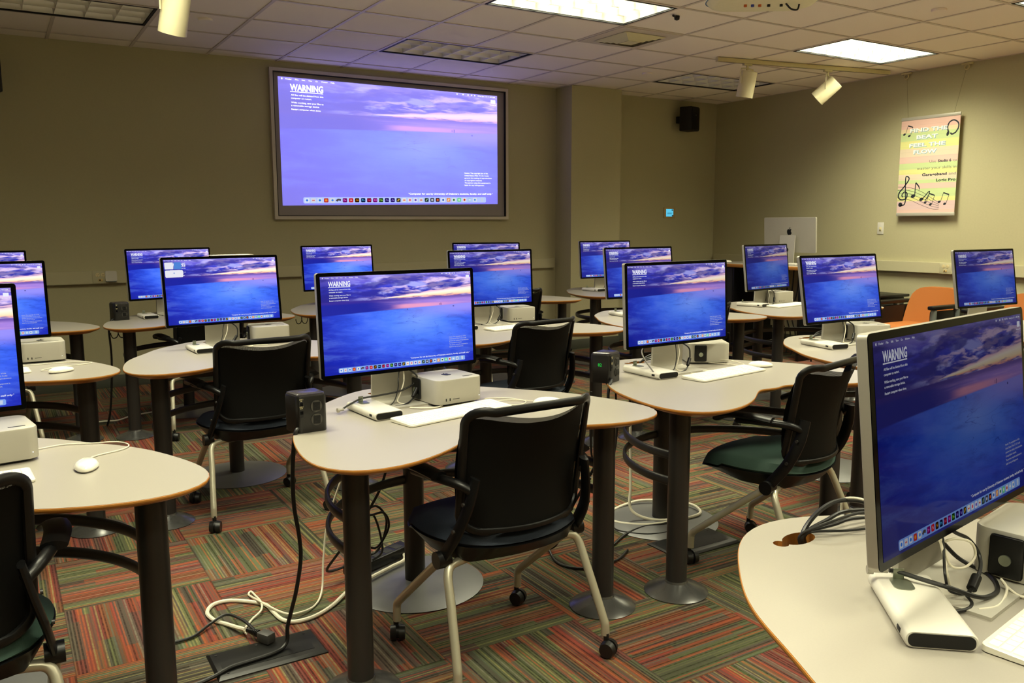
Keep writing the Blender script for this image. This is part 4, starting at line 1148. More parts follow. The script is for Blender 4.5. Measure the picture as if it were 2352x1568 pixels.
def speaker(loc, label):
    t = empty('wall_speaker', loc, R(18), label, 'speaker', 'black wall speakers')
    obj('cabinet', nbox((-.10, -.19, -.14), (.10, -.03, .14), .012), M_spk, t)
    obj('grille', nbox((-.088, -.198, -.128), (.088, -.188, .128), .004), M_blk, t)
    bm = bmesh.new(); cyl(bm, (0, -.199, .04), (0, -.197, .04), .006, n=12); obj('badge', bm, M_alu, t)
    obj('wall_bracket', nbox((-.03, -.035, -.04), (.03, .055, .04), .004), M_blk, t)
speaker((7.16, YW-.06, 2.61), 'small black loudspeaker high on the front wall at the right')
speaker((.0, YW-.06, 2.52), 'black loudspeaker on the front wall barely showing at the left edge')
t = empty('thermostat_panel', (7.055, YW, 1.508), 0, 'wall touch panel with a glowing cyan display', 'wall panel')
obj('plate', nbox((-.09, -.012, -.065), (.09, 0, .065), .004), M_thb, t)
obj('display', nbox((-.058, -.0135, -.045), (.055, -.011, .045)), emis('cyan_display', (96, 206, 240), .95), t, smooth=False)
bm = bmesh.new()
for z, w_ in ((-.012, .036), (-.002, .036)): rect(bm, -.04, z-.0025, -.04+w_*2, z+.0015)
rect(bm, .028, .026, .050, .040); rect(bm, .034, -.044, .055, -.028)
bm.transform(Matrix.Translation((0, -.0140, 0)) @ Matrix.Rotation(R(90), 4, 'X')); obj('display_marks', bm, M_blk, t, smooth=False)
t = empty('light_switch', (XW, 5.47, 1.323), R(-90), 'white wall switch left of the poster', 'light switch')
obj('switch_plate', nbox((-.036, -.006, -.060), (.036, 0, .060), .002), M_wht, t); obj('rocker', nbox((-.014, -.009, -.030), (.014, -.005, .012), .002), M_outl, t)
obj('toggle', nbox((-.008, -.014, -.020), (.008, -.008, -.012), .001), M_armg, t)

# poster hanging from two ceiling hooks
def poster():
    px, yc, z0, z1 = XW-.055, 4.965, 1.448, 2.395; Wp = .598; Hp = z1-z0
    t = empty('hanging_poster', (px, yc, (z0+z1)/2), R(-90), 'pastel striped music poster hanging on the right wall', 'poster')
    mp = bpy.data.materials.new('poster_pastel_stripes'); k = NT(mp)
    v = k.xyz(k.n('ShaderNodeTexCoord').outputs['Object'])[2]
    f = k.m('DIVIDE', k.add(v, Hp/2), Hp)
    pk, yl, gr, wh, pw = lin((230, 190, 179)), lin((222, 220, 146)), lin((196, 213, 154)), lin((222, 205, 182)), lin((224, 190, 180))
    col = k.ramp(f, [(0, pw), (.06, lin((217, 188, 188))), (.145, yl), (.19, gr), (.27, lin((220, 190, 179))), (.325, gr), (.36, wh), (.42, yl), (.47, gr), (.535, pw), (.60, wh), (.68, yl), (.76, gr), (.84, lin((232, 213, 173))), (.88, pk)], 'CONSTANT')
    fine = k.ss(k.m('ABSOLUTE', k.sub(k.m('FRACT', k.mul(f, 18.5)), .5)), .44, .5)
    col = k.mix(k.mul(fine, .14), col, lin((150, 130, 130)))
    b = k.n('ShaderNodeBsdfPrincipled'); k.put(b.inputs['Base Color'], col); b.inputs['Roughness'].default_value = .5; k.out(b.outputs[0])
    obj('sheet', nbox((-Wp/2, -.001, -Hp/2+.01), (Wp/2, .001, Hp/2-.01)), mp, t, smooth=False)
    for z in (-Hp/2+.012, Hp/2-.012): obj('hanger_bar', nbox((-Wp/2-.004, -.006, z-.016), (Wp/2+.004, .006, z+.016), .005), M_alu2, t)
    Mf = Matrix.Translation((0, -.0014, 0)) @ Matrix.Rotation(R(90), 4, 'X')
    X = lambda u: -Wp/2+Wp*u
    Y = lambda v: Hp/2-Hp*v
    inks = {'d': pbr('poster_ink', (26, 32, 44), .6), 'g': pbr('poster_grey_ink', (96, 92, 88), .6), 'w': pbr('poster_white_ink', (248, 250, 250), .6), 'b': pbr('poster_shadow_ink', (132, 168, 178), .6)}
    def part(name, bm, ink, lift=0.0):
        bm.transform(Matrix.Translation((0, -lift, 0)) @ Mf); obj(name, bm, inks[ink], t, smooth=False)
    for s, v, u, w_ in (('FIND THE', .150, .48, .64), ('BEAT', .222, .46, .36), ('FEEL THE', .300, .47, .62), ('FLOW', .370, .44, .40)):
        bm = bmesh.new(); text_bm(bm, s, X(u)+.005, Y(v)-.005, .036, Wp*w_, .045, 'CENTER'); part('lettering_shadow', bm, 'b')
        bm = bmesh.new(); text_bm(bm, s, X(u), Y(v), .036, Wp*w_, .03, 'CENTER'); part('lettering', bm, 'w', .0004)
    def mixed(v, parts):
        x = X(.985); 
        for s, w_, bold in parts[::-1]:
            bm = bmesh.new(); text_bm(bm, s, x, Y(v), .027, Wp*w_, .03 if bold else -.004, 'RIGHT'); part('lettering', bm, 'd' if bold else 'g'); x -= Wp*(w_+.035)
    mixed(.470, (('Use', .11, 0), ('Studio 6', .22, 1), ('to', .055, 0)))
    mixed(.535, (('master your skills in', .66, 0),))
    mixed(.600, (('Garageband', .42, 1), ('and', .115, 0)))
    mixed(.660, (('Logic Pro', .32, 1),))
    # music notes
    def note(bm, x, y, s, lean=.25, flag=None):
        disc(bm, x, y, s*.17, 0, 0, 18, s*.12, .4); stroke(bm, [(x+s*.14, y), (x+s*(.14+lean), y+s*.95)], s*.05, k=1); return (x+s*(.14+lean), y+s*.95)
    def pair(x, y, s, name):
        bm = bmesh.new(); a = note(bm, x, y, s, .28); b = note(bm, x+s*.62, y-s*.22, s, .28); stroke(bm, [(a[0]-.001, a[1]), b], s*.13, k=1); part(name, bm, 'd')
    pair(X(.06), Y(.165), .085, 'note_pair'); pair(X(.74), Y(.865), .090, 'note_pair'); pair(X(.50), Y(.868), .090, 'note_pair')
    bm = bmesh.new()
    stroke(bm, [(X(.15), Y(.845)), (X(.13), Y(.62)), (X(.17), Y(.60)), (X(.19), Y(.63)), (X(.10), Y(.71)), (X(.03), Y(.76)), (X(.02), Y(.81)), (X(.08), Y(.835)), (X(.16), Y(.82)), (X(.17), Y(.77)), (X(.12), Y(.755)), (X(.08), Y(.785)), (X(.10), Y(.81))], lambda f: .014-.008*abs(f-.45))
    stroke(bm, [(X(.15), Y(.845)), (X(.13), Y(.885)), (X(.06), Y(.895))], .012); disc(bm, X(.06), Y(.885), .022); part('treble_clef', bm, 'd')
    bm = bmesh.new()
    x, y = X(.28), Y(.80); disc(bm, x, y, .024, n=18, ry=.017, rot=.4); stroke(bm, [(x+.018, y), (X(.315), Y(.665))], .009, k=1); stroke(bm, [(X(.315), Y(.665)), (X(.37), Y(.70)), (X(.39), Y(.735))], lambda f: .016*(1-f*.6)); part('note', bm, 'd')
    bm = bmesh.new(); x, y = X(.43), Y(.835); disc(bm, x, y, .022, n=18, ry=.015, rot=.4); stroke(bm, [(x+.01, y), (X(.56), Y(.755)), (X(.55), Y(.80)), (X(.50), Y(.845))], .009); part('note', bm, 'd')
    for q in range(5):
        bm = bmesh.new(); o_ = q*.026
        stroke(bm, [(X(.0), Y(.700+o_*1.4)), (X(.20), Y(.71+o_*1.2)), (X(.42), Y(.755+o_*1.3)), (X(.62), Y(.83+o_)), (X(.74), Y(.875+o_*.6))], .0032); part('staff_line', bm, 'd', .0002)
    # headphones drawing
    bm = bmesh.new(); stroke(bm, [(X(.815), Y(.175)), (X(.80), Y(.13)), (X(.83), Y(.085)), (X(.90), Y(.070)), (X(.97), Y(.10)), (X(.975), Y(.15)), (X(.93), Y(.195))], .013)
    disc(bm, X(.81), Y(.195), .013, n=14, ry=.024, rot=-.3); stroke(bm, [(X(.94), Y(.19)), (X(.88), Y(.205)), (X(.85), Y(.19))], .014); part('headphones', bm, 'd')
    # wires and hooks
    for dy, nm in ((-.30, 'a'), (.30, 'b')):
        bm = bmesh.new(); cyl(bm, (dy*.78, 0, Hp/2-.002), (dy, .040, 2.80-(z0+z1)/2), .0012, n=6); obj('hanging_wire', bm, M_wire, t)
    return t
poster()
for y, l in ((5.27, 'cream ceiling hook above the left corner of the poster'), (4.66, 'cream ceiling hook above the right corner of the poster')):
    t = empty('ceiling_hook', (XW-.018, y, 2.80), 0, l, 'hook', 'ceiling hooks')
    bm = bmesh.new(); tube(bm, [(0, .022*math.cos(a), .0+.022*math.sin(a)-.0) for a in (2*PI*i/14 for i in range(14))], .006, 8, True, 1); obj('ring', bm, M_trk, t)
    obj('clip', nbox((-.012, -.05, .020), (.014, .05, .040), .004), M_trk, t)

# ------------------------------------------------------------------ instructor desk and display
t = empty('instructor_desk', (7.10, 6.05, 0), R(4), 'tall instructor desk with amber front edge in the far right corner', 'desk')
top = obj('desktop', nbox((-.36, -.42, .925), (.36, .82, .952), .004), M_lam, t)
obj('edge_band', nbox((-.372, -.43, .915), (-.355, .83, .950), .005), M_edge, t)
obj('side_cabinet', nbox((-.34, .42, 0), (.34, .80, .922), .004), M_blk, t)
obj('cabinet_door', nbox((-.349, .44, .06), (-.339, .78, .90), .003), M_spk, t)
obj('end_panel', nbox((-.33, -.41, 0), (.34, -.38, .922), .003), M_blk, t)
obj('back_panel', nbox((.30, -.38, .25), (.325, .42, .90), .003), M_race, t)
tt = empty('monitor', (7.10, 6.02, .953), R(-58), 'large silver display seen from behind on the instructor desk, fruit logo on it', 'monitor', 'desktop monitors on the computer desks')
tt.rotation_euler = (0, 0, R(95))
bm = bmesh.new(); prism(bm, rrect(PW, PH, .009, 5), 0, PT); Mt = Matrix.Translation((0, 0, .125)) @ Matrix.Rotation(R(-4), 4, 'X')
bm.transform(Mt @ Matrix.Translation((0, 0, PH/2)) @ Matrix.Rotation(R(-90), 4, 'X')); obj('housing', bm, M_alu2, tt)
bm = bmesh.new(); prism(bm, rrect(PW-.003, PH-.003, .008, 5), 0, .0012); bm.transform(Mt @ Matrix.Translation((0, -.0012, PH/2)) @ Matrix.Rotation(R(-90), 4, 'X')); obj('bezel_glass', bm, M_blkg, tt)
bm = bmesh.new(); fruit_logo(bm, 0, 0, .085); solid(bm, .0008); bm.transform(Mt @ Matrix.Translation((0, PT+.0002, PH*.60)) @ Matrix.Rotation(R(180), 4, 'Z') @ Matrix.Rotation(R(90), 4, 'X')); obj('fruit_logo', bm, M_blk, tt, smooth=False)
stand_parts(tt)
K0 = make_mouse(); clone(K0, (6.86, 6.68, .953), 70, 'white mouse on the tall instructor desk', 'computer mouse', 'white wired mice'); purge(K0)
t = empty('desk_clutter_box', (7.02, 5.76, .953), R(15), 'small dark box with white plug beside the display on the instructor desk', 'box')
obj('body', nbox((-.05, -.07, 0), (.05, .07, .075), .004), M_blk, t); obj('white_strip', nbox((-.10, .06, 0), (.0, .16, .022), .006), M_wht, t)

# ------------------------------------------------------------------ orange lounge chairs along the right wall
def lounge(x, y, l):
    t = empty('lounge_chair', (x, y, 0), R(-90), l, 'lounge chair', 'orange lounge chairs along the right wall')
    # local: faces -y (towards the room), back at +y
    bm = bmesh.new(); n = 14; F_, B_ = [], []
    for i in range(n+1):
        for lst, dy in ((F_, 0), (B_, .075)):
            row = []
            for j in range(9):
                a = -1+2*i/n; u = j/8
                wd = .265*(1-.10*u**3); zt = .40+u*.375-.075*(abs(a)**5)*u
                yy = .19+.10*u-.045*a*a*(-1)*-1+dy*(1-.35*abs(a)**6)
                row.append(bm.verts.new((a*wd, yy, zt)))
            lst.append(row)
    for g, fl in ((F_, 0), (B_, 1)):
        for i in range(n):
            for j in range(8):
                q = (g[i][j], g[i+1][j], g[i+1][j+1], g[i][j+1]); bm.faces.new(q[::-1] if fl else q)
    rim = [(i, 0) for i in range(n)]+[(n, j) for j in range(8)]+[(i, 8) for i in range(n, 0, -1)]+[(0, j) for j in range(8, 0, -1)]
    for a, b in zip(rim, rim[1:]+rim[:1]): bm.faces.new((F_[a[0]][a[1]], F_[b[0]][b[1]], B_[b[0]][b[1]], B_[a[0]][a[1]]))
    bmesh.ops.bevel(bm, geom=[e for e in bm.edges if len(e.link_faces) == 2 and e.calc_face_angle(0) > .9], offset=.018, segments=3, affect='EDGES')
    obj('backrest', bm, M_oran, t)
    obj('seat_cushion', nbox((-.265, -.33, .33), (.265, .21, .445), .035, 3), M_oran, t)
    for sg in (-1, 1):
        obj('side_panel', nbox((sg*.285-.018, -.26, .13), (sg*.285+.018, .30, .60), .008), M_blk, t)
        ar = obj('armrest', nbox((sg*.300-.034, -.30, .615), (sg*.300+.034, .30, .650), .012), M_blk, t)
        for y in (-.25, .10): 
            bm = bmesh.new(); cyl(bm, (sg*.297, y, .02), (sg*.300, y, .62), .026, n=16); obj('leg', bm, M_armg, t)
    return t
lounge(7.28, 4.66, 'orange lounge chair with black arms right of the tilted monitor')
lounge(7.28, 3.76, 'orange lounge chair at the right edge behind the wall-side monitor')
lt = empty('side_table', (7.42, 5.27, 0), 0, 'low dark side table left of the orange lounge chair', 'side table')
obj('tabletop', nbox((-.30, -.22, .655), (.30, .22, .680), .006), M_blk, lt); obj('body_panel', nbox((-.26, -.19, .10), (.26, .19, .650), .006), M_armg if False else pbr('dark_grey_panel', (62, 60, 56), .6), lt)
for sx in (-1, 1):
    for sy in (-1, 1): 
        bm = bmesh.new(); cyl(bm, (sx*.24, sy*.17, 0), (sx*.24, sy*.17, .11), .015, n=12); obj('leg', bm, M_blk, lt)

# ------------------------------------------------------------------ floor boxes, power strip, cables
def floor_box(c, rz, L, W, label, plug=False):
    t = empty('floor_outlet_cover', (*c, 0), R(rz), label, 'floor outlet', 'black floor outlet covers')
    bm = bmesh.new(); prism(bm, [(-L/2, -W/2), (L/2, -W/2), (L/2, W/2), (-L/2, W/2)], 0, 0, bev=[(0, 0), (.004, .001), (.009, .014), (.010, .018)]); obj('plate', bm, M_plate, t, angle=20)
    obj('access_door', nbox((-L*.43, -W*.30, .0095), (L*.40, W*.05, .0108)), M_plate, t, smooth=False)
    bm = bmesh.new()
    for x, y in ((-L*.43, W*.33), (L*.40, W*.33), (-L*.40, -W*.36), (L*.28, -W*.1), (-.02, W*.34)): cyl(bm, (x, y, .0095), (x, y, .0112), .0045, n=10)
    obj('screw_heads', bm, M_leg, t)
    return t
floor_box((.658, 2.594), 0, .345, .185, 'black floor outlet cover with cords plugged in, at the bottom left')
floor_box((2.50, 2.575), 0, .36, .20, 'black floor outlet cover behind the leg of the green chair desk')
t = empty('floor_plug', (.672, 2.665, .011), R(-62), 'grey square plug standing on the bottom left floor outlet', 'plug')
obj('body', nbox((-.024, -.018, 0), (.028, .018, .033), .004), pbr('plug_grey', (66, 64, 62), .5), t)
bm = bmesh.new()
for i in range(7): cyl(bm, (-.032-i*.008, 0, .018), (-.037-i*.008, 0, .018), .0125-i*.0009, n=14)
cyl(bm, (-.030, 0, .018), (-.086, 0, .018), .0075, n=12); obj('ribbed_strain_relief', bm, M_blk, t)
t = empty('power_strip', (1.235, 3.06, .0165), R(22), 'dark power strip lying on the steel base of the front centre desk', 'power strip')
obj('body', nbox((-.16, -.035, 0), (.16, .035, .04), .006), M_blk, t)
for i in range(5): obj('outlet', nbox((-.14+i*.055, -.022, .0385), (-.10+i*.055, .022, .0412), .001), M_port, t)

def cable(label, pts, r, mat=M_cabb, name='power_cable', cat='cable', k=6, group=None):
    bm = bmesh.new(); tube(bm, pts, r, 8, k=k); o = obj(name, bm, mat); tag(o, label, cat, group); return o
cable('thick cream cable looping on the carpet from the bottom left floor plug', [(.628, 2.755, .026), (.612, 2.80, .018), (.590, 2.867, .008), (.562, 2.916, .008), (.553, 2.989, .008), (.586, 3.046, .008), (.64, 3.05, .008), (.697, 3.008, .008), (.747, 2.946, .008), (.755, 2.873, .008), (.765, 2.798, .008), (.799, 2.758, .008), (.869, 2.761, .008), (.954, 2.811, .008), (1.043, 2.883, .016), (1.152, 2.925, .028), (1.255, 2.972, .030), (1.332, 3.016, .030), (1.37, 3.15, .02)], .0072, M_cabw, 'extension_cable', 'cord')
cable('thin white cable rising from the carpet knot to the front centre desk', [(.628, 2.736, .02), (.634, 2.794, .006), (.677, 2.858, .006), (.717, 2.889, .016), (.734, 2.952, .018), (.737, 3.052, .006), (.732, 3.09, .006), (.718, 3.063, .006), (.726, 2.976, .020), (.744, 2.903, .022), (.781, 2.82, .018), (.82, 2.796, .018), (.897, 2.845, .006), (.955, 2.93, .02), (.985, 2.99, .12), (1.02, 3.02, .26), (1.10, 3.0, .48), (1.18, 2.95, .69)], .0038, M_cabw, 'network_cable', 'cable')
cable('black cord hanging from the front centre outlet tower down to the floor box', [(.775, 2.52, .752), (.752, 2.50, .748), (.742, 2.50, .70), (.738, 2.51, .60), (.742, 2.52, .50), (.757, 2.53, .40), (.762, 2.54, .32), (.752, 2.56, .22), (.738, 2.58, .14), (.725, 2.59, .08), (.722, 2.59, .035), (.700, 2.575, .018), (.657, 2.56, .017), (.598, 2.553, .017), (.531, 2.545, .017), (.47, 2.523, .012), (.417, 2.516, .008), (.36, 2.52, .008), (.25, 2.50, .008)], .0065, M_cabb, 'power_cable', 'cord')
cable('black cable arching from the floor plug towards the left desk leg', [(.655, 2.70, .028), (.637, 2.80, .034), (.60, 2.89, .03), (.541, 2.88, .016), (.477, 2.833, .008), (.422, 2.825, .008), (.385, 2.825, .006)], .0052)
cable('black cables bunched beside the back leg of the front centre desk, upper loops', [(1.10, 2.92, .70), (1.07, 2.90, .55), (1.085, 2.90, .44), (1.06, 2.88, .36), (1.12, 2.87, .30), (1.18, 2.86, .30), (1.20, 2.86, .24), (1.15, 2.86, .17), (1.10, 2.86, .20), (1.09, 2.87, .28), (1.15, 2.87, .33), (1.20, 2.88, .26), (1.17, 2.89, .15), (1.12, 2.90, .14), (1.11, 2.92, .22), (1.17, 2.94, .27), (1.21, 2.95, .12), (1.18, 2.98, .07)], .0045)
cable('black cable sweeping from the front centre desk down to its power strip', [(1.20, 2.85, .50), (1.16, 2.84, .40), (1.09, 2.86, .28), (1.01, 2.90, .16), (.98, 2.94, .09), (1.03, 2.99, .06), (1.11, 3.01, .065)], .0052)
cable('black cable lying on the carpet right of the front centre desk', [(2.0, 3.16, .40), (2.02, 3.14, .28), (2.0, 3.08, .14), (1.95, 2.93, .05), (1.90, 2.80, .008), (1.87, 2.70, .006), (1.90, 2.62, .006), (1.98, 2.585, .006), (2.10, 2.60, .006), (2.2, 2.66, .006)], .0052)
cable('cream cable coiled around the round base of the green chair desk', [(2.50, 3.02, .50), (2.49, 3.0, .30), (2.46, 2.96, .16), (2.44, 2.93, .06), (2.50, 2.86, .022), (2.62, 2.79, .022), (2.75, 2.80, .022), (2.80, 2.885, .024), (2.779, 2.972, .024), (2.688, 3.06, .024), (2.607, 3.095, .022), (2.502, 3.095, .012), (2.42, 3.06, .008), (2.37, 3.0, .008), (2.37, 2.93, .010), (2.44, 2.84, .014), (2.55, 2.79, .022), (2.64, 2.80, .026)], .0066, M_cabw, 'extension_cable', 'cord')
cable('black cord trailing over the round base of the green chair desk', [(2.70, 2.84, .03), (2.631, 2.811, .030), (2.529, 2.787, .020), (2.43, 2.822, .012), (2.318, 2.809, .006), (2.23, 2.765, .006), (2.176, 2.734, .006), (2.05, 2.70, .006)], .006, M_cabb, 'power_cable', 'cord')
cable('thin black cable looping beside the green chair desk floor outlet', [(2.66, 2.84, .028), (2.60, 2.77, .022), (2.50, 2.72, .012), (2.40, 2.74, .010), (2.34, 2.80, .008), (2.31, 2.87, .006), (2.33, 2.93, .006)], .0036)
cable('black cable hanging in a long loop under the right tip of the front centre desk', [(2.03, 2.70, .70), (2.03, 2.70, .60), (2.04, 2.71, .45), (2.08, 2.73, .36), (2.14, 2.75, .33), (2.20, 2.77, .37), (2.23, 2.78, .50), (2.22, 2.78, .66)], .0045)
cable('black cord dropping from the green digits outlet tower', [(2.10, 2.655, .752), (2.075, 2.63, .748), (2.055, 2.62, .71), (2.05, 2.62, .62), (2.03, 2.64, .45), (1.99, 2.70, .30), (1.96, 2.78, .15), (1.93, 2.80, .04), (1.90, 2.84, .01)], .006, M_cabb, 'power_cable', 'cord')
cable('black cord hanging from the back row outlet tower near the left', [(.665, 6.25, .75), (.64, 6.24, .735), (.625, 6.24, .69), (.63, 6.24, .5), (.62, 6.25, .3), (.60, 6.27, .1), (.58, 6.30, .01)], .007, M_cabb, 'power_cable', 'cord')
cable('white cable on the carpet under the far left desks', [(.40, 6.44, .006), (.556, 6.464, .006), (.661, 6.445, .006), (.76, 6.545, .006), (.85, 6.58, .006), (.95, 6.61, .006), (1.1, 6.55, .024)], .006, M_cabw, 'extension_cable', 'cord')
# under the corner desk
cable('black cable hanging below the closest desk near the bottom edge', [(.985, .50, .70), (.985, .50, .60), (.99, .49, .45), (1.02, .46, .30), (1.06, .42, .15)], .0045)
cable('second black cable hanging below the closest desk, crossing the other', [(.968, .54, .70), (.962, .54, .62), (.965, .53, .54), (.99, .50, .46), (1.05, .44, .38), (1.14, .38, .34)], .0045)

# cables on the desktops
def lcl(k, pts):
    d = ST[k]['m']; c, s_ = math.cos(R(d[2])), math.sin(R(d[2]))
    return [(d[0]+x*c-y*s_, d[1]+x*s_+y*c, DT+z) for x, y, z in pts]
D_ = {'A': 'on the front centre desk', 'B': 'on the green chair desk', 'C': 'below the monitor with pop-up panels', 'I': 'on the desk behind the front centre monitor', 'O': 'on the desk left of the orange lounge chair', 'K': 'under the closest monitor', 'N': 'on the desk in front of the instructor desk',
      'G': 'on the back row desk with outlet tower', 'L': 'on the back row desk at the wall column'}
for k, w in D_.items():
    if k == 'K': continue
    cable('black cord with ferrite lump %s' % w, lcl(k, [(.02, .02, .125), (.045, -.012, .10), (.050, -.018, .07), (.035, -.028, .035), (.0, -.045, .012), (-.035, -.055, .005), (-.060, -.050, .004)]), .0032, M_cabb, 'power_cable', 'cord')
    cable('thin black cord bowed %s' % w, lcl(k, [(-.005, .02, .125), (-.025, -.008, .09), (-.030, -.015, .06), (-.050, -.025, .02), (-.075, -.03, .004), (-.10, -.02, .004)]), .0022, M_cabb, 'display_cable')
    cable('white cable down the stand %s' % w, lcl(k, [(.010, .02, .125), (.0, -.002, .08), (-.02, -.012, .04), (-.035, -.02, .012), (-.01, -.05, .004), (.05, -.075, .004), (.09, -.12, .004), (.05, -.15, .004), (.0, -.13, .004), (-.03, -.10, .004)]), .0024, M_cabw, 'display_cable')
    cable('second white cable curling %s' % w, lcl(k, [(.02, -.04, .004), (.08, -.09, .004), (.13, -.115, .004), (.17, -.13, .004)]) if k != 'K' else lcl(k, [(.06, .03, .12), (.09, -.02, .09), (.12, -.05, .05), (.13, -.10, .01), (.10, -.15, .004), (.16, -.17, .004), (.24, -.13, .004), (.28, -.17, .004)]), .0022, M_cabw, 'display_cable')
    cb = bmesh.new(); p0, p1 = lcl(k, [(.042, -.024, .052), (.018, -.036, .026)]); cyl(cb, p0, p1, .0075, n=14); o = obj('ferrite_bead', cb, M_blk); tag(o, 'black ferrite lump on the cord %s' % w, 'ferrite bead', 'ferrite beads on the monitor cords')
cable('black cord with ferrite lump under the closest monitor', [(1.390, .815, .850), (1.398, .80, .839), (1.423, .79, .825), (1.440, .78, .798), (1.421, .765, .779), (1.385, .755, .762), (1.376, .759, .744), (1.358, .741, .742), (1.333, .732, .742), (1.301, .738, .742)], .0034, M_cabb)
cable('thin black cord bowed under the closest monitor', [(1.375, .82, .850), (1.362, .80, .832), (1.343, .785, .808), (1.325, .77, .785), (1.345, .772, .755), (1.375, .765, .744)], .0024, M_cabb, 'display_cable')
cable('white cable straight down under the closest monitor', [(1.352, .822, .850), (1.351, .80, .835), (1.351, .79, .807), (1.345, .778, .780), (1.365, .781, .746), (1.38, .78, .742)], .0024, M_cabw, 'display_cable')
cable('white cable in a round loop under the closest monitor', [(1.361, .80, .829), (1.372, .785, .838), (1.394, .77, .832), (1.411, .77, .805), (1.385, .77, .790), (1.360, .78, .792), (1.356, .79, .812), (1.366, .81, .845)], .0022, M_cabw, 'display_cable')
cable('white cable curling beside the closest keyboard', [(1.475, .70, .742), (1.455, .712, .742), (1.458, .739, .750), (1.455, .746, .760), (1.450, .733, .750), (1.421, .722, .742), (1.380, .712, .742), (1.345, .722, .742)], .0024, M_cabw, 'display_cable')
cb = bmesh.new(); cyl(cb, (1.404, .761, .771), (1.380, .755, .757), .0085, n=14); o = obj('ferrite_bead', cb, M_blk); tag(o, 'black ferrite lump on the cord under the closest monitor', 'ferrite bead', 'ferrite beads on the monitor cords')
# steel security cables through the drive tabs
cable('black security cable through the lock tab, reaching the front centre computer', [(.975, 2.70, .745+.008), (1.0, 2.71, .762), (1.054, 2.727, .776), (1.12, 2.735, .778), (1.20, 2.735, .785), (1.255, 2.745, .800), (1.272, 2.75, .812)], .0033, M_cabb, 'security_cable')
t = empty('cable_end', (.972, 2.699, .7515), R(10), 'small silver stud at the end of the front centre security cable', 'cable end'); bm = bmesh.new(); cyl(bm, (-.016, 0, 0), (.006, 0, 0), .0045, n=12); cyl(bm, (-.018, 0, 0), (-.012, 0, 0), .008, n=12); obj('stud', bm, M_alu, t)
cable('grey security cable rising over the white drive on the green chair desk', [(2.30, 2.60, .742), (2.31, 2.66, .775), (2.33, 2.72, .80), (2.36, 2.78, .83), (2.41, 2.80, .862)], .003, pbr('steel_cable', (150, 146, 136), .35, metal=.6), 'security_cable')
cable('black security cable curving from the closest drive around the stand', [(1.283, .846, .779), (1.293, .835, .778), (1.305, .80, .775), (1.328, .765, .768), (1.37, .735, .752), (1.423, .737, .746), (1.462, .757, .746), (1.492, .79, .746), (1.50, .83, .748), (1.49, .85, .760), (1.47, .87, .79)], .0040, M_cabb, 'security_cable')
t = empty('cable_end', (1.272, .853, .779), R(-40), 'silver key stud by the lock tab of the closest drive', 'cable end'); bm = bmesh.new(); cyl(bm, (-.022, 0, 0), (.010, 0, 0), .0045, n=12); cyl(bm, (-.024, 0, 0), (-.014, 0, 0), .0075, n=12); obj('stud', bm, M_alu, t)
hx, hy = 1.375, 1.100
for i, (dz, dx) in enumerate(((.05, .0), (.032, .02), (.022, .03), (.040, -.012), (.012, .035))):
    lab = ['uppermost arching', 'second', 'third', 'thin upper', 'lowest straight'][i]
    cable('%s black cable rising out of the closest desk hole' % lab, [(hx+.02*i*.3, hy-.01, .55), (hx+dx*.3, hy, .70), (hx+dx*.4, hy+.005, DT+.004), (hx+.05+dx, hy+.012-.012*i, DT+dz*.75), (hx+.12, hy+.018-.018*i, DT+dz), (hx+.19, hy+.012-.02*i, DT+dz*.8), (hx+.26, hy+.0-.022*i, DT+.012+.004*i), (hx+.33, hy-.04-.02*i, DT+.008)], .0050-.0006*i, M_cabb, 'power_cable', 'cable')
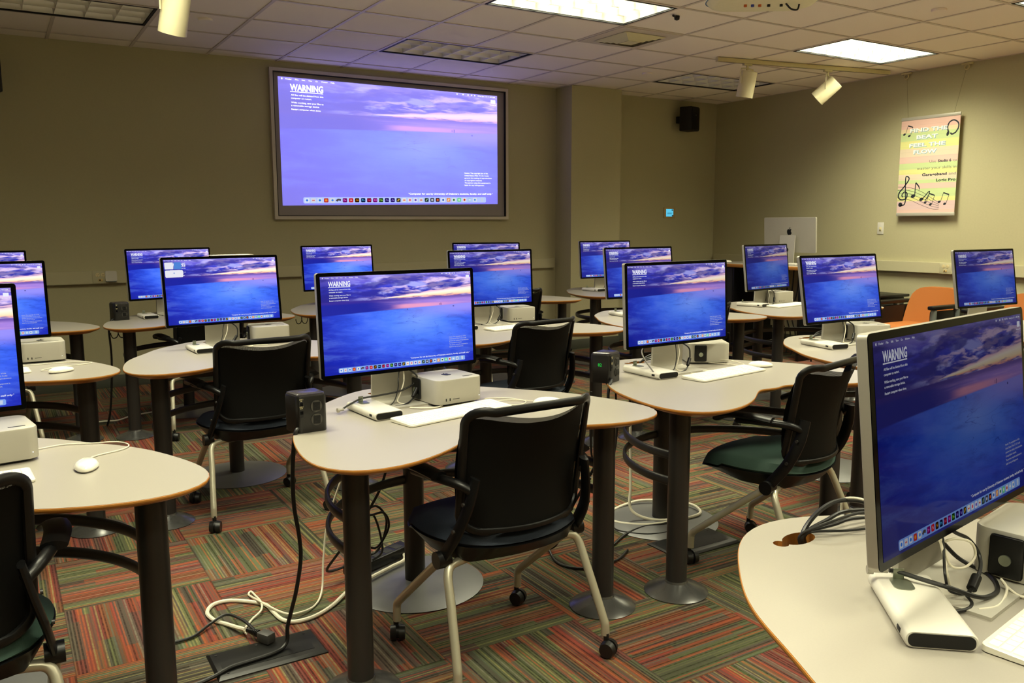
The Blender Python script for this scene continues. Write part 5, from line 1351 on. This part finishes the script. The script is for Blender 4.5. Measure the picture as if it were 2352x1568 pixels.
cable('white tie cord looped around the cables behind the closest monitor', [(hx+.155, hy+.03, DT+.02), (hx+.15, hy+.02, DT+.05), (hx+.165, hy-.02, DT+.055), (hx+.18, hy-.06, DT+.03), (hx+.165, hy-.04, DT+.010), (hx+.20, hy-.06, DT+.006), (hx+.25, hy-.08, DT+.006)], .0026, M_cabw, 'cable_tie')
for k, (ax, ay), w in (('B', (2.525, 2.985), 'green chair desk'), ('O', (3.90, 3.13), 'desk left of the orange lounge chair')):
    for i in range(3):
        cable('%s black cable leaving the hole of the %s' % (('upper', 'middle', 'lower')[i], w), [(ax, ay, .60), (ax, ay, .72), (ax+.01, ay, DT+.006), (ax+.06, ay-.01*i, DT+.03-.008*i), (ax+.12, ay-.03, DT+.035-.01*i), (ax+.17, ay-.06, DT+.02)], .0045, M_cabb, 'power_cable')
# hanging cords behind the instructor desk
for i in range(5):
    x = 6.86+.03*i; y = 5.70+.09*i
    cable('dark cord hanging below the instructor desk, %s of five from its near end' % ('first', 'second', 'third', 'fourth', 'fifth')[i], [(x, y, .91), (x+.02, y+.03, .70), (x-.02, y+.05, .45), (x+.01, y+.02, .25), (x, y+.06, .05)], .007, M_cabb, 'power_cable', 'cable', group='cords below the instructor desk')

# ------------------------------------------------------------------ world, camera, view
w = bpy.data.worlds.new('World'); sc.world = w; w.use_nodes = True
w.node_tree.nodes['Background'].inputs[0].default_value = (.0, .0, .0, 1)
cam = bpy.data.cameras.new('camera'); co = bpy.data.objects.new('camera', cam); C.objects.link(co)
cam.sensor_width = 36; cam.lens = 1933.8/2352*36; cam.clip_start = .05; cam.clip_end = 60
pit, rol, yaw = R(7.92), R(-.17), R(31.47)
F = Vector((math.sin(yaw)*math.cos(pit), math.cos(yaw)*math.cos(pit), -math.sin(pit)))
Rt = Vector((math.cos(yaw), -math.sin(yaw), 0)); U = Rt.cross(F)
R2 = Rt*math.cos(rol)+U*math.sin(rol); U2 = R2.cross(F)
co.matrix_world = Matrix(((R2.x, U2.x, -F.x, 0), (R2.y, U2.y, -F.y, 0), (R2.z, U2.z, -F.z, 1.375), (0, 0, 0, 1)))
sc.camera = co
sc.cycles.max_bounces = 7
vs = sc.view_settings; vs.view_transform = 'Standard'; vs.look = 'None'; vs.exposure = 0; vs.gamma = 1; vs.use_curve_mapping = False
